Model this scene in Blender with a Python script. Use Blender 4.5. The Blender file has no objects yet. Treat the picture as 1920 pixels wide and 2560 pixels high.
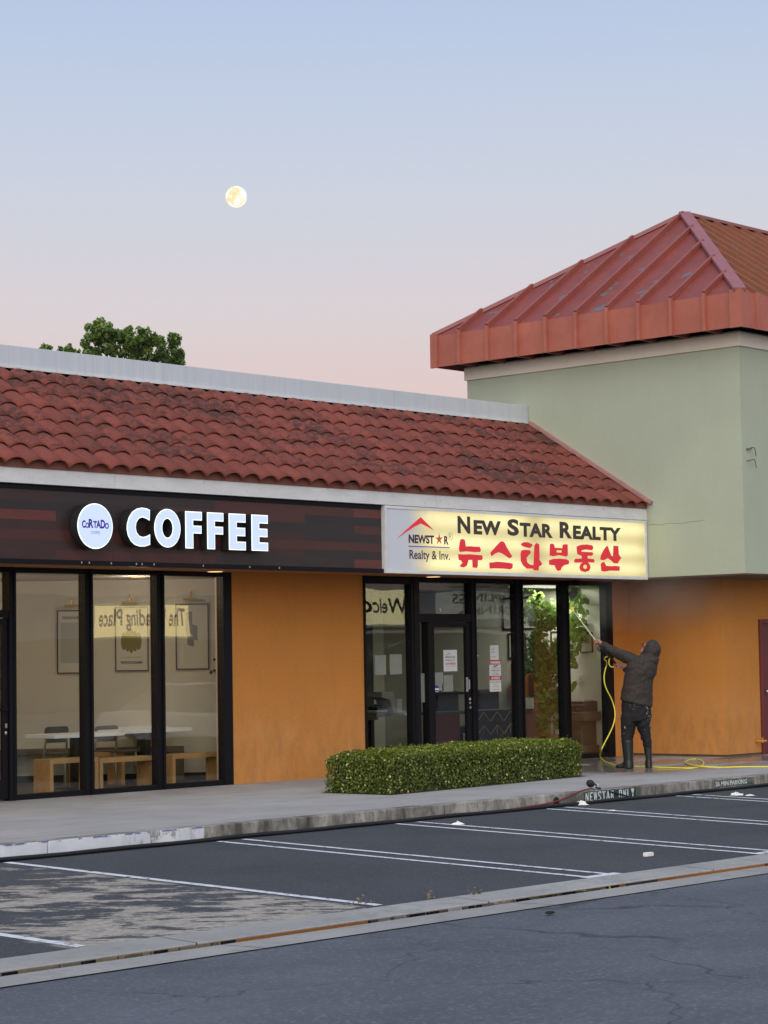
import bpy, bmesh, math, random
import numpy as np
from mathutils import Vector, Matrix
R = math.radians
random.seed(7); rng = np.random.default_rng(11)
scn = bpy.context.scene
C = scn.collection

# ------------------------------------------------------------------ camera
CAM = np.array([-16.0, -20.9, 1.6]); FPX = 5475.0
_yaw, _pit, _rol = R(47.4813), R(3.8327), R(-0.9592)
_f = np.array([math.sin(_yaw)*math.cos(_pit), math.cos(_yaw)*math.cos(_pit), math.sin(_pit)])
_r = np.array([math.cos(_yaw), -math.sin(_yaw), 0.0]); _u = np.cross(_r, _f)
_r, _u = math.cos(_rol)*_r+math.sin(_rol)*_u, -math.sin(_rol)*_r+math.cos(_rol)*_u
cd = bpy.data.cameras.new('camera'); cam = bpy.data.objects.new('camera', cd); C.objects.link(cam)
m = Matrix.Identity(4)
for i in range(3):
    m[i][0], m[i][1], m[i][2], m[i][3] = _r[i], _u[i], -_f[i], CAM[i]
cam.matrix_world = m
cd.sensor_fit = 'VERTICAL'; cd.sensor_height = 36; cd.lens = 36*FPX/2560
cd.clip_start = 0.1; cd.clip_end = 6000
scn.camera = cam

# ------------------------------------------------------------------ sky, sun, exposure
def lin(c):
    return tuple((v/12.92 if v <= .04045 else ((v+.055)/1.055)**2.4) for v in [x/255 for x in c])
SUN_EL, SUN_AZ = R(3.0), R(232)          # low sun behind the camera, azimuth from +Y clockwise
sun_dir = Vector((math.sin(SUN_AZ)*math.cos(SUN_EL), math.cos(SUN_AZ)*math.cos(SUN_EL), math.sin(SUN_EL)))
w = bpy.data.worlds.new('World'); scn.world = w; w.use_nodes = True
nt = w.node_tree; nt.nodes.clear()
out = nt.nodes.new('ShaderNodeOutputWorld')
sky = nt.nodes.new('ShaderNodeTexSky'); sky.sky_type = 'NISHITA'; sky.sun_disc = False
sky.sun_elevation = SUN_EL; sky.sun_rotation = SUN_AZ; sky.air_density = 1.0; sky.dust_density = 1.5; sky.ozone_density = 2.0
bg1 = nt.nodes.new('ShaderNodeBackground'); bg1.inputs['Strength'].default_value = 0.015
nt.links.new(sky.outputs[0], bg1.inputs[0])
tc = nt.nodes.new('ShaderNodeTexCoord'); sx = nt.nodes.new('ShaderNodeSeparateXYZ')
nt.links.new(tc.outputs['Generated'], sx.inputs[0])
cr = nt.nodes.new('ShaderNodeValToRGB'); nt.links.new(sx.outputs['Z'], cr.inputs[0])
stops = [(0.0, (186, 166, 168)), (.08, (224, 194, 188)), (.12, (225, 201, 198)), (.155, (219, 208, 211)), (.21, (206, 210, 222)),
         (.25, (196, 206, 226)), (.30, (182, 199, 228)), (.5, (156, 178, 214)), (1.0, (150, 172, 208))]
el = cr.color_ramp.elements
while len(el) < len(stops): el.new(.5)
for e, (p, c) in zip(el, stops):
    e.position = p; e.color = (*lin(c), 1)
bg2 = nt.nodes.new('ShaderNodeBackground'); bg2.inputs['Strength'].default_value = 0.97
nt.links.new(cr.outputs[0], bg2.inputs[0])
add = nt.nodes.new('ShaderNodeAddShader')
nt.links.new(bg1.outputs[0], add.inputs[0]); nt.links.new(bg2.outputs[0], add.inputs[1])
nt.links.new(add.outputs[0], out.inputs[0])
sl = bpy.data.lights.new('sun', 'SUN'); sl.energy = 2.7; sl.angle = R(80); sl.color = (1.0, .91, .79)
so = bpy.data.objects.new('sun', sl); C.objects.link(so)
so.rotation_euler = (-(sun_dir + Vector((0, 0, .70)))).to_track_quat('-Z', 'Y').to_euler()
scn.view_settings.view_transform = 'Standard'; scn.view_settings.look = 'None'
scn.view_settings.gamma = 1; scn.view_settings.exposure = 0
scn.cycles.max_bounces = 8; scn.cycles.transparent_max_bounces = 16

# ------------------------------------------------------------------ helpers
def ray(x, y): return _f+(x-960)/FPX*_r-(y-1280)/FPX*_u
def PZ(x, y, z=0.0): d = ray(x, y); return CAM+d*(z-CAM[2])/d[2]
def PY(x, y, Y): d = ray(x, y); return CAM+d*(Y-CAM[1])/d[1]
def PX(x, y, X): d = ray(x, y); return CAM+d*(X-CAM[0])/d[0]
LS = .024
def lot(Y): return -.15+LS*(Y+5.0)

def tag(o, label=None, cat=None, group=None, kind=None):
    if label: o['label'] = label
    if cat: o['category'] = cat
    if group: o['group'] = group
    if kind: o['kind'] = kind
    return o
def empty(name, loc=(0, 0, 0), rz=0, label=None, cat=None, group=None):
    o = bpy.data.objects.new(name, None); C.objects.link(o); o.location = loc; o.rotation_euler = (0, 0, rz)
    o.empty_display_size = .1
    return tag(o, label, cat, group)
class MB:
    def __init__(s): s.v = []; s.f = []
    def add(s, v, f):
        b = len(s.v); s.v += [tuple(p) for p in v]; s.f += [tuple(i+b for i in q) for q in f]; return s
    def box(s, x0, x1, y0, y1, z0, z1):
        v = [(x0, y0, z0), (x1, y0, z0), (x1, y1, z0), (x0, y1, z0), (x0, y0, z1), (x1, y0, z1), (x1, y1, z1), (x0, y1, z1)]
        return s.add(v, [(0, 3, 2, 1), (4, 5, 6, 7), (0, 1, 5, 4), (1, 2, 6, 5), (2, 3, 7, 6), (3, 0, 4, 7)])
    def beam(s, a, b, wdt, hgt, up=(0, 0, 1)):
        a, b = Vector(a), Vector(b); t = (b-a).normalized(); sd = t.cross(Vector(up)).normalized(); u = sd.cross(t)
        v = []
        for p in (a, b):
            for i, j in ((-1, -1), (1, -1), (1, 1), (-1, 1)): v.append(p+sd*i*wdt/2+u*j*hgt/2)
        return s.add(v, [(3, 2, 1, 0), (4, 5, 6, 7), (0, 1, 5, 4), (1, 2, 6, 5), (2, 3, 7, 6), (3, 0, 4, 7)])
    def prism(s, pts, fr, d):          # closed outline -> extruded by vector d; fr maps (a,b)->3D
        n = len(pts); p0 = [Vector(fr(*p)) for p in pts]; p1 = [p+Vector(d) for p in p0]
        b = len(s.v); s.add(p0+p1, [(i, (i+1) % n, n+(i+1) % n, n+i) for i in range(n)])
        from mathutils.geometry import tessellate_polygon
        for t in tessellate_polygon([p0]):
            s.f.append(tuple(b+i for i in t)); s.f.append(tuple(b+n+i for i in reversed(t)))
        return s
    def tube(s, pts, r, n=8, flat=None, cap=True):
        pts = [Vector(p) for p in pts]; rs = r if hasattr(r, '__len__') else [r]*len(pts)
        rings = []; ref = Vector((0, 0, 1))
        for i, p in enumerate(pts):
            t = (pts[min(i+1, len(pts)-1)]-pts[max(i-1, 0)]).normalized()
            if i == 0:
                a = t.cross(ref)
                if a.length < .1: a = t.cross(Vector((1, 0, 0)))
                a.normalize()
            else:
                a = (a-t*a.dot(t)).normalized()
            b = t.cross(a)
            rings.append([p+(a*math.cos(k*2*math.pi/n)+b*math.sin(k*2*math.pi/n))*rs[i] for k in range(n)])
        v = [q for rg in rings for q in rg]; f = []
        for i in range(len(pts)-1):
            for k in range(n): f.append((i*n+k, i*n+(k+1) % n, (i+1)*n+(k+1) % n, (i+1)*n+k))
        if cap: f.append(tuple(range(n-1, -1, -1))); f.append(tuple((len(pts)-1)*n+k for k in range(n)))
        return s.add(v, f)
    def lathe(s, prof, n=16, c=(0, 0, 0), sx=1, sy=1):
        v = [(c[0]+r*sx*math.cos(k*2*math.pi/n), c[1]+r*sy*math.sin(k*2*math.pi/n), c[2]+z) for r, z in prof for k in range(n)]
        f = [(i*n+k, i*n+(k+1) % n, (i+1)*n+(k+1) % n, (i+1)*n+k) for i in range(len(prof)-1) for k in range(n)]
        f.append(tuple(range(n-1, -1, -1))); f.append(tuple((len(prof)-1)*n+k for k in range(n)))
        return s.add(v, f)
    def ell(s, c, r, n=14, m_=10, rot=None):
        v = []; f = []
        for i in range(m_+1):
            th = math.pi*i/m_
            for k in range(n):
                p = Vector((r[0]*math.sin(th)*math.cos(2*math.pi*k/n), r[1]*math.sin(th)*math.sin(2*math.pi*k/n), r[2]*math.cos(th)))
                if rot is not None: p = rot @ p
                v.append(p+Vector(c))
        for i in range(m_):
            for k in range(n): f.append((i*n+k, (i+1)*n+k, (i+1)*n+(k+1) % n, i*n+(k+1) % n))
        return s.add(v, f)
    def build(s, name, mat=None, parent=None, smooth=False, bevel=0, loc=None):
        me = bpy.data.meshes.new(name); me.from_pydata([tuple(p) for p in s.v], [], s.f); me.update()
        bm = bmesh.new(); bm.from_mesh(me)
        if smooth: bmesh.ops.remove_doubles(bm, verts=bm.verts, dist=1e-5)
        bmesh.ops.recalc_face_normals(bm, faces=bm.faces)
        if bevel:
            es = [e for e in bm.edges if len(e.link_faces) == 2 and e.calc_face_angle(0) > .5]
            bmesh.ops.bevel(bm, geom=es, offset=bevel, segments=2, affect='EDGES', profile=.6)
        bm.to_mesh(me); bm.free()
        if smooth: me.polygons.foreach_set('use_smooth', [True]*len(me.polygons))
        return link(name, me, mat, parent, loc)
def link(name, me, mat=None, parent=None, loc=None):
    o = bpy.data.objects.new(name, me); C.objects.link(o)
    if mat:
        me.materials.clear(); me.materials.append(mat)
    if parent is not None: o.parent = parent; o.matrix_parent_inverse = Matrix.Translation(-Vector(parent.location)) if parent.rotation_euler[2] == 0 else Matrix.Identity(4)
    if loc is not None: o.location = loc
    return o
def copy_tree(o, parent=None):
    c = o.copy(); C.objects.link(c)
    if parent is not None: c.parent = parent
    for ch in list(o.children): copy_tree(ch, c)
    return c
def ready(o):       # mesh of o with its modifiers applied
    dg = bpy.context.evaluated_depsgraph_get(); dg.update()
    me = bpy.data.meshes.new_from_object(o.evaluated_get(dg)); me.name = o.name
    return me
def text_mesh(body, bold=0.0, ext=0.0, space=1.0):
    cu = bpy.data.curves.new('lettering', 'FONT'); cu.body = body; cu.size = 1; cu.offset = bold; cu.extrude = ext; cu.space_character = space
    cu.resolution_u = 4
    o = bpy.data.objects.new('lettering', cu); C.objects.link(o)
    me = ready(o); bpy.data.objects.remove(o); bpy.data.curves.remove(cu)
    return me
def text_pts(body, bold=0, space=1.0):
    me = text_mesh(body, bold, 0, space)
    v = np.array([p.co for p in me.vertices]); f = [tuple(p.vertices) for p in me.polygons]
    bpy.data.meshes.remove(me)
    return v, f
def put_text(mb, body, x0, x1, z0, z1, fr, bold=0, d=(0, -.004, 0), space=1.0, flip=False):
    v, f = text_pts(body, bold, space)
    a0, a1 = v[:, 0].min(), v[:, 0].max(); b0, b1 = v[:, 1].min(), v[:, 1].max()
    if flip: v[:, 0] = a0+a1-v[:, 0]
    a = x0+(v[:, 0]-a0)/(a1-a0)*(x1-x0); b = z0+(v[:, 1]-b0)/(b1-b0)*(z1-z0)
    P0 = [Vector(fr(p, q))+Vector(d) for p, q in zip(a, b)]
    mb.add(P0, f)
    return mb
def text_obj(name, items, fr, mat, parent, d=(0, -.004, 0)):
    mb = MB()
    for it in items: put_text(mb, *it[:5], fr, it[5] if len(it) > 5 else 0, d, it[6] if len(it) > 6 else 1.0)
    return mb.build(name, mat, parent)

# ------------------------------------------------------------------ materials
MATS = {}
class N:
    def __init__(s, name):
        s.m = bpy.data.materials.new(name); s.m.use_nodes = True; s.t = s.m.node_tree; s.b = s.t.nodes['Principled BSDF']
        s.o = s.t.nodes['Material Output']
        s.tc = s.t.nodes.new('ShaderNodeTexCoord')
    def n(s, ty, **kw):
        x = s.t.nodes.new('ShaderNode'+ty)
        for k, v in kw.items():
            if k in x.inputs: x.inputs[k].default_value = v
            else: setattr(x, k, v)
        return x
    def l(s, a, b): s.t.links.new(a, b)
    def coord(s, scale=(1, 1, 1), rot=(0, 0, 0), loc=(0, 0, 0)):
        mp = s.n('Mapping'); mp.inputs['Scale'].default_value = scale; mp.inputs['Rotation'].default_value = rot; mp.inputs['Location'].default_value = loc
        s.l(s.tc.outputs['Object'], mp.inputs[0]); return mp.outputs[0]
    def noise(s, scale, detail=4, rough=.55, co=None, dist=0):
        x = s.n('TexNoise'); x.inputs['Scale'].default_value = scale; x.inputs['Detail'].default_value = detail; x.inputs['Roughness'].default_value = rough; x.inputs['Distortion'].default_value = dist
        s.l(co if co is not None else s.coord(), x.inputs['Vector']); return x.outputs['Fac']
    def ramp(s, fac, p0, p1, c0=(0, 0, 0), c1=(1, 1, 1)):
        x = s.n('ValToRGB'); e = x.color_ramp.elements; e[0].position = p0; e[1].position = p1
        e[0].color = (*c0, 1); e[1].color = (*c1, 1); s.l(fac, x.inputs[0]); return x.outputs[0]
    def mix(s, fac, a, b, mode='MIX'):
        x = s.n('Mix', data_type='RGBA', blend_type=mode)
        for i, v in ((0, fac), (6, a), (7, b)):
            if hasattr(v, 'is_linked') or hasattr(v, 'links'): s.l(v, x.inputs[i])
            elif isinstance(v, (int, float)): x.inputs[i].default_value = v
            else: x.inputs[i].default_value = (*v, 1)
        return x.outputs[2]
    def math(s, op, a, b=0.0):
        x = s.n('Math', operation=op)
        for i, v in ((0, a), (1, b)):
            if hasattr(v, 'links'): s.l(v, x.inputs[i])
            else: x.inputs[i].default_value = v
        return x.outputs[0]
    def xyz(s):
        if not hasattr(s, '_x'):
            s._x = s.n('SeparateXYZ'); s.l(s.tc.outputs['Object'], s._x.inputs[0])
        return s._x.outputs
    def band(s, v, a, b, soft=.02):       # 1 where a<v<b
        lo = s.n('MapRange'); s.l(v, lo.inputs[0]); lo.inputs[1].default_value = a-soft; lo.inputs[2].default_value = a+soft
        hi = s.n('MapRange'); s.l(v, hi.inputs[0]); hi.inputs[1].default_value = b-soft; hi.inputs[2].default_value = b+soft
        hi.inputs[3].default_value = 1; hi.inputs[4].default_value = 0
        return s.math('MULTIPLY', lo.outputs[0], hi.outputs[0])
    def bump(s, h, strength=.3, dist=.01):
        x = s.n('Bump'); x.inputs['Strength'].default_value = strength; x.inputs['Distance'].default_value = dist
        s.l(h, x.inputs['Height']); s.l(x.outputs[0], s.b.inputs['Normal']); return x
    def col(s, c):
        if hasattr(c, 'links'): s.l(c, s.b.inputs['Base Color'])
        else: s.b.inputs['Base Color'].default_value = (*c, 1)
    def rough(s, r):
        if hasattr(r, 'links'): s.l(r, s.b.inputs['Roughness'])
        else: s.b.inputs['Roughness'].default_value = r
def plain(name, c, rough=.5, var=.15, scale=8, metal=0, bump=0, spec=None, stretch=(1, 1, 1)):
    if name in MATS: return MATS[name]
    k = N(name); co = k.coord(stretch)
    f = k.noise(scale, 5, .6, co)
    k.col(k.mix(f, tuple(max(0, v*(1-var)) for v in c), tuple(min(1, v*(1+var)) for v in c)))
    k.rough(k.ramp(k.noise(scale*2.3, 3, .6, co), .2, .8, (rough*.85,)*3, (min(1, rough*1.15),)*3))
    k.b.inputs['Metallic'].default_value = metal
    if spec is not None: k.b.inputs['Specular IOR Level'].default_value = spec
    if bump: k.bump(k.noise(scale*12, 4, .6, co), bump, .004)
    MATS[name] = k.m; return k.m
def glow(name, c, st):
    if name in MATS: return MATS[name]
    k = N(name); k.col(tuple(v*.35 for v in c)); k.b.inputs['Emission Color'].default_value = (*c, 1); k.b.inputs['Emission Strength'].default_value = st
    k.rough(.4); MATS[name] = k.m; return k.m

def stucco(name, c, dirt=(.2, .15, .1), streak=.35, bumpy=.35):
    k = N(name)
    base = k.mix(k.noise(1.1, 6, .6), tuple(v*.88 for v in c), tuple(min(1, v*1.1) for v in c))
    fine = k.noise(55, 4, .8)
    base = k.mix(k.ramp(fine, .3, .75, (0, 0, 0), (.35,)*3), base, tuple(v*.72 for v in c))
    st = k.ramp(k.noise(2.0, 6, .65, k.coord((2.6, 2.6, .5))), .52, .78)
    base = k.mix(k.math('MULTIPLY', st, streak), base, tuple(a*.55+b*.45 for a, b in zip(tuple(v*.6 for v in c), dirt)))
    k.col(base); k.rough(.88); k.b.inputs['Specular IOR Level'].default_value = .25
    k.bump(k.noise(140, 4, .75), bumpy, .006); MATS[name] = k.m; return k
so_ = stucco('orange_stucco', (.63, .258, .056), streak=.22)
kk = so_                               # splash grime near the ground and rusty patch marks
z = kk.xyz()[2]
gr = kk.math('MULTIPLY', kk.band(z, -.1, .75, .35), kk.ramp(kk.noise(3.2, 6, .65, kk.coord((2, 2, .7))), .42, .75))
old = kk.b.inputs['Base Color'].links[0].from_socket
low_tone = kk.math('MULTIPLY', kk.band(z, -.5, .95, .3), kk.ramp(kk.noise(1.3, 7, .7, kk.coord(loc=(4, 1, 2))), .34, .62))  # blotchy paler tone low on the wall
old = kk.mix(kk.math('MULTIPLY', low_tone, .55), old, (.70, .34, .12))
fine2 = kk.ramp(kk.noise(34, 6, .85), .30, .72)
old = kk.mix(fine2, kk.mix(.22, old, (.12, .05, .02)), old)
kk.col(kk.mix(kk.math('MULTIPLY', gr, .55), old, (.27, .14, .06)))
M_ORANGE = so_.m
k = stucco('sage_stucco', (.42, .465, .355), (.3, .29, .26), .16, .3); M_SAGE = k.m
M_CREAM = stucco('cream_stucco', (.76, .72, .61), (.4, .37, .3), .2, .2).m
M_FRAME = plain('black_aluminium', (.007, .007, .009), .5, .2, 6, spec=.18)
M_BLACK = plain('matt_black', (.012, .012, .013), .7)
M_WHITE_TRIM = (lambda k: (k.col(k.mix(k.ramp(k.noise(26, 5, .6), .66, .74), k.mix(k.ramp(k.noise(3, 6, .7, k.coord((1, 1, 3))), .35, .75), (.62, .63, .62), (.76, .77, .76)), (.25, .23, .22))), k.rough(.6), k.m)[2])(N('white_painted_board'))
k = N('weathered_metal')               # parapet flashing with vertical streaks
co = k.coord((5, 5, .18))
c_ = k.mix(k.ramp(k.noise(2.2, 6, .7, co), .35, .7), (.54, .59, .64), (.61, .66, .71))
c_ = k.mix(k.math('MULTIPLY', k.ramp(k.noise(5, 5, .7, k.coord((4, 4, .25), loc=(3, 0, 0))), .60, .78), .4), c_, (.30, .31, .33))
k.col(c_); k.rough(.45); k.b.inputs['Metallic'].default_value = .1; M_FLASH = k.m

# clay roof tiles: per-tile tone plus black lichen
k = N('clay_tile')
at = k.n('Attribute', attribute_name='tone')
c_ = k.mix(at.outputs['Fac'], (.132, .033, .024), (.205, .050, .035))
n1 = k.noise(9, 9, .78); n2 = k.noise(1.0, 4, .5)
li = k.math('MULTIPLY', k.ramp(k.math('ADD', k.math('MULTIPLY', n1, .75), k.math('MULTIPLY', n2, .35)), .54, .61), .85)
at2 = k.n('Attribute', attribute_name='low')
li = k.math('MULTIPLY', li, k.ramp(at2.outputs['Fac'], .0, .55, (.15,)*3, (1, 1, 1)))
c_ = k.mix(li, c_, (.026, .017, .015))
c_ = k.mix(k.math('MULTIPLY', k.ramp(k.noise(60, 3, .7), .4, .8), .3), c_, (.42, .17, .13))
k.col(c_); k.rough(.8); k.bump(k.noise(80, 4, .7), .25, .004); k.b.inputs['Specular IOR Level'].default_value = .3; M_TILE = k.m

# standing seam metal, red paint flaking to blue-grey
def seam(name, c, flake, c2, thr=.70):
    k = N(name)
    b_ = k.mix(k.ramp(k.noise(1.6, 6, .65), .35, .7), tuple(v*.86 for v in c), tuple(v*1.12 for v in c))
    b_ = k.mix(k.math('MULTIPLY', k.ramp(k.noise(3.4, 6, .7, k.coord((1, 1, .5))), .5, .72), .5), b_, c2)
    wob = k.noise(3.1, 2, .5, k.coord((1, 1, 1.5), loc=(5.3, 2.1, 0)))
    ed = k.math('MULTIPLY', k.noise(14, 5, .7), .16)
    k.col(k.mix(k.ramp(k.math('ADD', wob, ed), thr, thr+.015), b_, flake)); k.rough(.5); k.b.inputs['Specular IOR Level'].default_value = .35
    k.bump(k.noise(9, 5, .6), .15, .01); MATS[name] = k.m; return k.m
M_SEAM = seam('red_seam_metal', (.235, .058, .047), (.11, .15, .17), (.28, .08, .06), .735)
M_SEAMFRONT = seam('rusty_seam_metal', (.22, .085, .04), (.12, .13, .10), (.13, .10, .035), .73)
M_EAVE = seam('eave_red_metal', (.41, .13, .09), (.40, .14, .1), (.31, .09, .065), .9)
M_RIB = plain('red_rib_metal', (.27, .07, .052), .55, .25, 4)

# concrete and asphalt
k = N('pavement_concrete')
c_ = k.mix(k.ramp(k.noise(.8, 7, .62), .3, .7), (.265, .26, .25), (.37, .365, .36))
c_ = k.mix(k.math('MULTIPLY', k.ramp(k.noise(1.6, 6, .7, k.coord((.6, 1.8, 1))), .5, .68), .55), c_, (.19, .18, .17))
c_ = k.mix(k.math('MULTIPLY', k.ramp(k.noise(120, 3, .7), .35, .7), .35), c_, (.46, .455, .45))
x, y, z = k.xyz()
wet = k.math('MULTIPLY', k.band(x, 7.6, 20, .8), k.band(y, -3.6, 1, .5))
wetn = k.math('MULTIPLY', wet, k.ramp(k.noise(.9, 5, .6, k.coord((.7, 1.2, 1))), .38, .52))
c_ = k.mix(k.math('MULTIPLY', wetn, .62), c_, (.085, .075, .068))
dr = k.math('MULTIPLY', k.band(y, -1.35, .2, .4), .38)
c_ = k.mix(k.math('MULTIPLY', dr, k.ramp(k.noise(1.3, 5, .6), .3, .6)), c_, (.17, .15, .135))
k.col(c_)
k.rough(k.ramp(wetn, 0, 1, (.85,)*3, (.12,)*3)); k.bump(k.noise(60, 5, .7), .12, .004); M_PAVE = k.m

k = N('kerb_concrete')
x, y, z = k.xyz()
g_ = k.mix(k.ramp(k.noise(2.5, 7, .7, k.coord((1, 1, .4))), .35, .68), (.075, .07, .058), (.46, .44, .40))
g_ = k.mix(k.math('MULTIPLY', k.ramp(k.noise(14, 6, .7, k.coord((1, 1, .5))), .48, .62), .6), g_, (.09, .085, .07))
pt = k.math('MULTIPLY', k.band(x, -40, -1.375, .004), k.math('SUBTRACT', 1.0, k.math('MULTIPLY', k.band(x, -2.2, -1.55, .25), k.ramp(k.noise(11, 6, .7, k.coord((1.2, 1, .6))), .52, .55))))
pt = k.math('MULTIPLY', pt, k.ramp(k.noise(9, 7, .75, k.coord((1, 1, .35))), .22, .25))
wh = k.mix(k.ramp(k.noise(3, 5, .6), .4, .7), (.60, .63, .68), (.74, .77, .82))
wh = k.mix(k.math('MULTIPLY', k.band(z, -.016, .1, .006), k.ramp(k.noise(8, 5, .7), .5, .54)), wh, (.08, .09, .30))
lowpt = k.math('MULTIPLY', pt, k.band(z, -.2, -.004, .004))
k.col(k.mix(lowpt, g_, wh)); k.rough(.8); k.bump(k.noise(45, 6, .7), .4, .008); M_KERB = k.m

def asphalt(name, c, tan=False, road=False):
    k = N(name)
    x, y, z = k.xyz()
    b_ = k.mix(k.ramp(k.noise(.55, 7, .65), .3, .7), tuple(v*.78 for v in c), tuple(v*1.18 for v in c))
    sp = k.n('TexVoronoi'); sp.inputs['Scale'].default_value = 46 if road else 90; k.l(k.coord(), sp.inputs['Vector'])
    spc = k.ramp(sp.outputs['Color'], .62, .95)
    b_ = k.mix(k.math('MULTIPLY', spc, .2 if road else .16), b_, (.42, .43, .46))
    b_ = k.mix(k.math('MULTIPLY', k.ramp(k.noise(170, 3, .8), .5, .75), .45), b_, tuple(v*.42 for v in c))
    st = k.math('MULTIPLY', k.ramp(k.noise(1.2, 5, .6, k.coord((.55, 1.2, 1), loc=(9, 3, 0))), .55, .75), .45)
    b_ = k.mix(st, b_, tuple(v*.55 for v in c))
    if road:
        wrp = k.n('TexNoise'); wrp.inputs['Scale'].default_value = .9; wrp.inputs['Detail'].default_value = 6; k.l(k.coord(), wrp.inputs['Vector'])
        vm = k.n('VectorMath', operation='MULTIPLY_ADD'); k.l(wrp.outputs['Color'], vm.inputs[0]); vm.inputs[1].default_value = (1.7, 1.7, 0); k.l(k.tc.outputs['Object'], vm.inputs[2])
        ck = k.n('TexVoronoi', feature='DISTANCE_TO_EDGE'); ck.inputs['Scale'].default_value = .42; k.l(vm.outputs[0], ck.inputs['Vector'])
        cl = k.ramp(ck.outputs['Distance'], .0005, .008, (1, 1, 1), (0, 0, 0))
        cl = k.math('MULTIPLY', cl, k.ramp(k.noise(.6, 4, .6), .34, .50))
        b_ = k.mix(k.math('MULTIPLY', cl, .7), b_, (.02, .02, .022))
    if tan:
        reg = k.math('MULTIPLY', k.band(x, -6.72, -3.88, .05), k.band(y, -9.75, -5.25, .12))
        smp = k.n('Mapping'); smp.vector_type = 'TEXTURE'; k.l(k.tc.outputs['Object'], smp.inputs[0]); smp.inputs['Rotation'].default_value = (0, 0, R(-40)); smp.inputs['Scale'].default_value = (1.7, .75, 1); streak = smp.outputs[0]
        nz = k.math('ADD', k.math('MULTIPLY', k.noise(3.4, 10, .80, streak, .1), .75), k.math('MULTIPLY', k.noise(.9, 3, .6), .25))
        gx = k.n('MapRange'); k.l(y, gx.inputs[0]); gx.inputs[1].default_value = -5.2; gx.inputs[2].default_value = -9.6; gx.inputs[3].default_value = -.02; gx.inputs[4].default_value = .05
        sel = k.math('MULTIPLY', reg, k.ramp(k.math('ADD', nz, gx.outputs[0]), .518, .535))
        tn = k.mix(k.noise(6, 5, .7), (.30, .27, .225), (.54, .49, .42))
        b_ = k.mix(k.math('MULTIPLY', sel, k.ramp(k.noise(13, 5, .75), .25, .6, (.35,)*3, (.95,)*3)), b_, tn)
        oil = k.math('MULTIPLY', k.band(x, -5.9, -4.6, .5), k.band(y, -6.6, -5.7, .35))
        b_ = k.mix(k.math('MULTIPLY', oil, k.ramp(k.noise(2, 5, .7), .45, .62)), b_, (.10, .075, .05))
    k.col(b_); k.rough(.8); k.b.inputs['Specular IOR Level'].default_value = .35
    k.bump(k.noise(110, 4, .75), .35, .006); return k.m
M_LOT = asphalt('lot_asphalt', (.050, .055, .063), tan=True)
M_ROAD = asphalt('road_asphalt', (.092, .103, .121), road=True)
k = N('stall_paint')
c_ = k.mix(k.noise(4, 4, .6), (.55, .58, .62), (.72, .75, .78))
k.col(k.mix(k.ramp(k.noise(9, 8, .78), .40, .45), (.085, .088, .096), c_)); k.rough(.75); M_LINE = k.m
k = N('gutter_concrete')
c_ = k.mix(k.ramp(k.noise(1.5, 7, .65), .3, .7), (.26, .255, .24), (.41, .405, .39))
c_ = k.mix(k.math('MULTIPLY', k.ramp(k.noise(3, 7, .75), .5, .68), .6), c_, (.13, .125, .115))
c_ = k.mix(k.math('MULTIPLY', k.ramp(k.noise(70, 4, .7), .45, .7), .5), c_, (.20, .195, .19))
k.col(c_); k.rough(.85); k.bump(k.noise(60, 5, .7), .3, .006); M_GUT = k.m
k = N('still_water'); k.col((.012, .011, .009)); k.rough(.02); k.b.inputs['IOR'].default_value = 1.6
k.b.inputs['Specular IOR Level'].default_value = .9
k.bump(k.noise(7, 2, .5), .03, .003); M_WATER = k.m

# glass: clear with a mirror sheen that grows at grazing angles
def glass(name, tint, f0, wob=.02):
    k = N(name); k.t.nodes.remove(k.b)
    tr = k.n('BsdfTransparent'); tr.inputs[0].default_value = (*tint, 1)
    gl = k.n('BsdfGlossy'); gl.inputs['Roughness'].default_value = .0; gl.inputs[0].default_value = (1, 1, 1, 1)
    lw = k.n('LayerWeight'); lw.inputs['Blend'].default_value = .5
    p5 = k.math('POWER', lw.outputs['Facing'], 5.0)
    fac = k.math('ADD', k.math('MULTIPLY', p5, 1-f0), f0)
    bp = k.n('Bump'); bp.inputs['Strength'].default_value = wob; bp.inputs['Distance'].default_value = .1
    k.l(k.noise(1.3, 1, .4), bp.inputs['Height']); k.l(bp.outputs[0], gl.inputs['Normal'])
    mx = k.n('MixShader'); k.l(fac, mx.inputs[0]); k.l(tr.outputs[0], mx.inputs[1]); k.l(gl.outputs[0], mx.inputs[2])
    k.l(mx.outputs[0], k.o.inputs[0]); MATS[name] = k.m; return k.m
M_GLASS = glass('shop_glass', (.96, .97, .95), .042, .010)

def leaf_mat(name, c0, c1, c2, tr=.25):
    k = N(name); at = k.n('Attribute', attribute_name='tone')
    r_ = k.n('ValToRGB'); e = r_.color_ramp.elements; e[0].position = 0; e[0].color = (*c0, 1); e[1].position = .93; e[1].color = (*c1, 1)
    x_ = e.new(1.0); x_.color = (*c2, 1)
    k.l(at.outputs['Fac'], r_.inputs[0]); k.col(r_.outputs[0]); k.rough(.42); k.b.inputs['Specular IOR Level'].default_value = .4
    ts = k.n('BsdfTranslucent'); k.l(r_.outputs[0], ts.inputs[0]); mx = k.n('MixShader'); mx.inputs[0].default_value = tr
    k.l(k.b.outputs[0], mx.inputs[1]); k.l(ts.outputs[0], mx.inputs[2]); k.l(mx.outputs[0], k.o.inputs[0]); return k.m
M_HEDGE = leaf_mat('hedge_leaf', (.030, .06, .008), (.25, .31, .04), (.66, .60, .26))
M_TREELEAF = leaf_mat('tree_leaf', (.075, .14, .035), (.25, .37, .09), (.28, .38, .11), .4)
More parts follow.
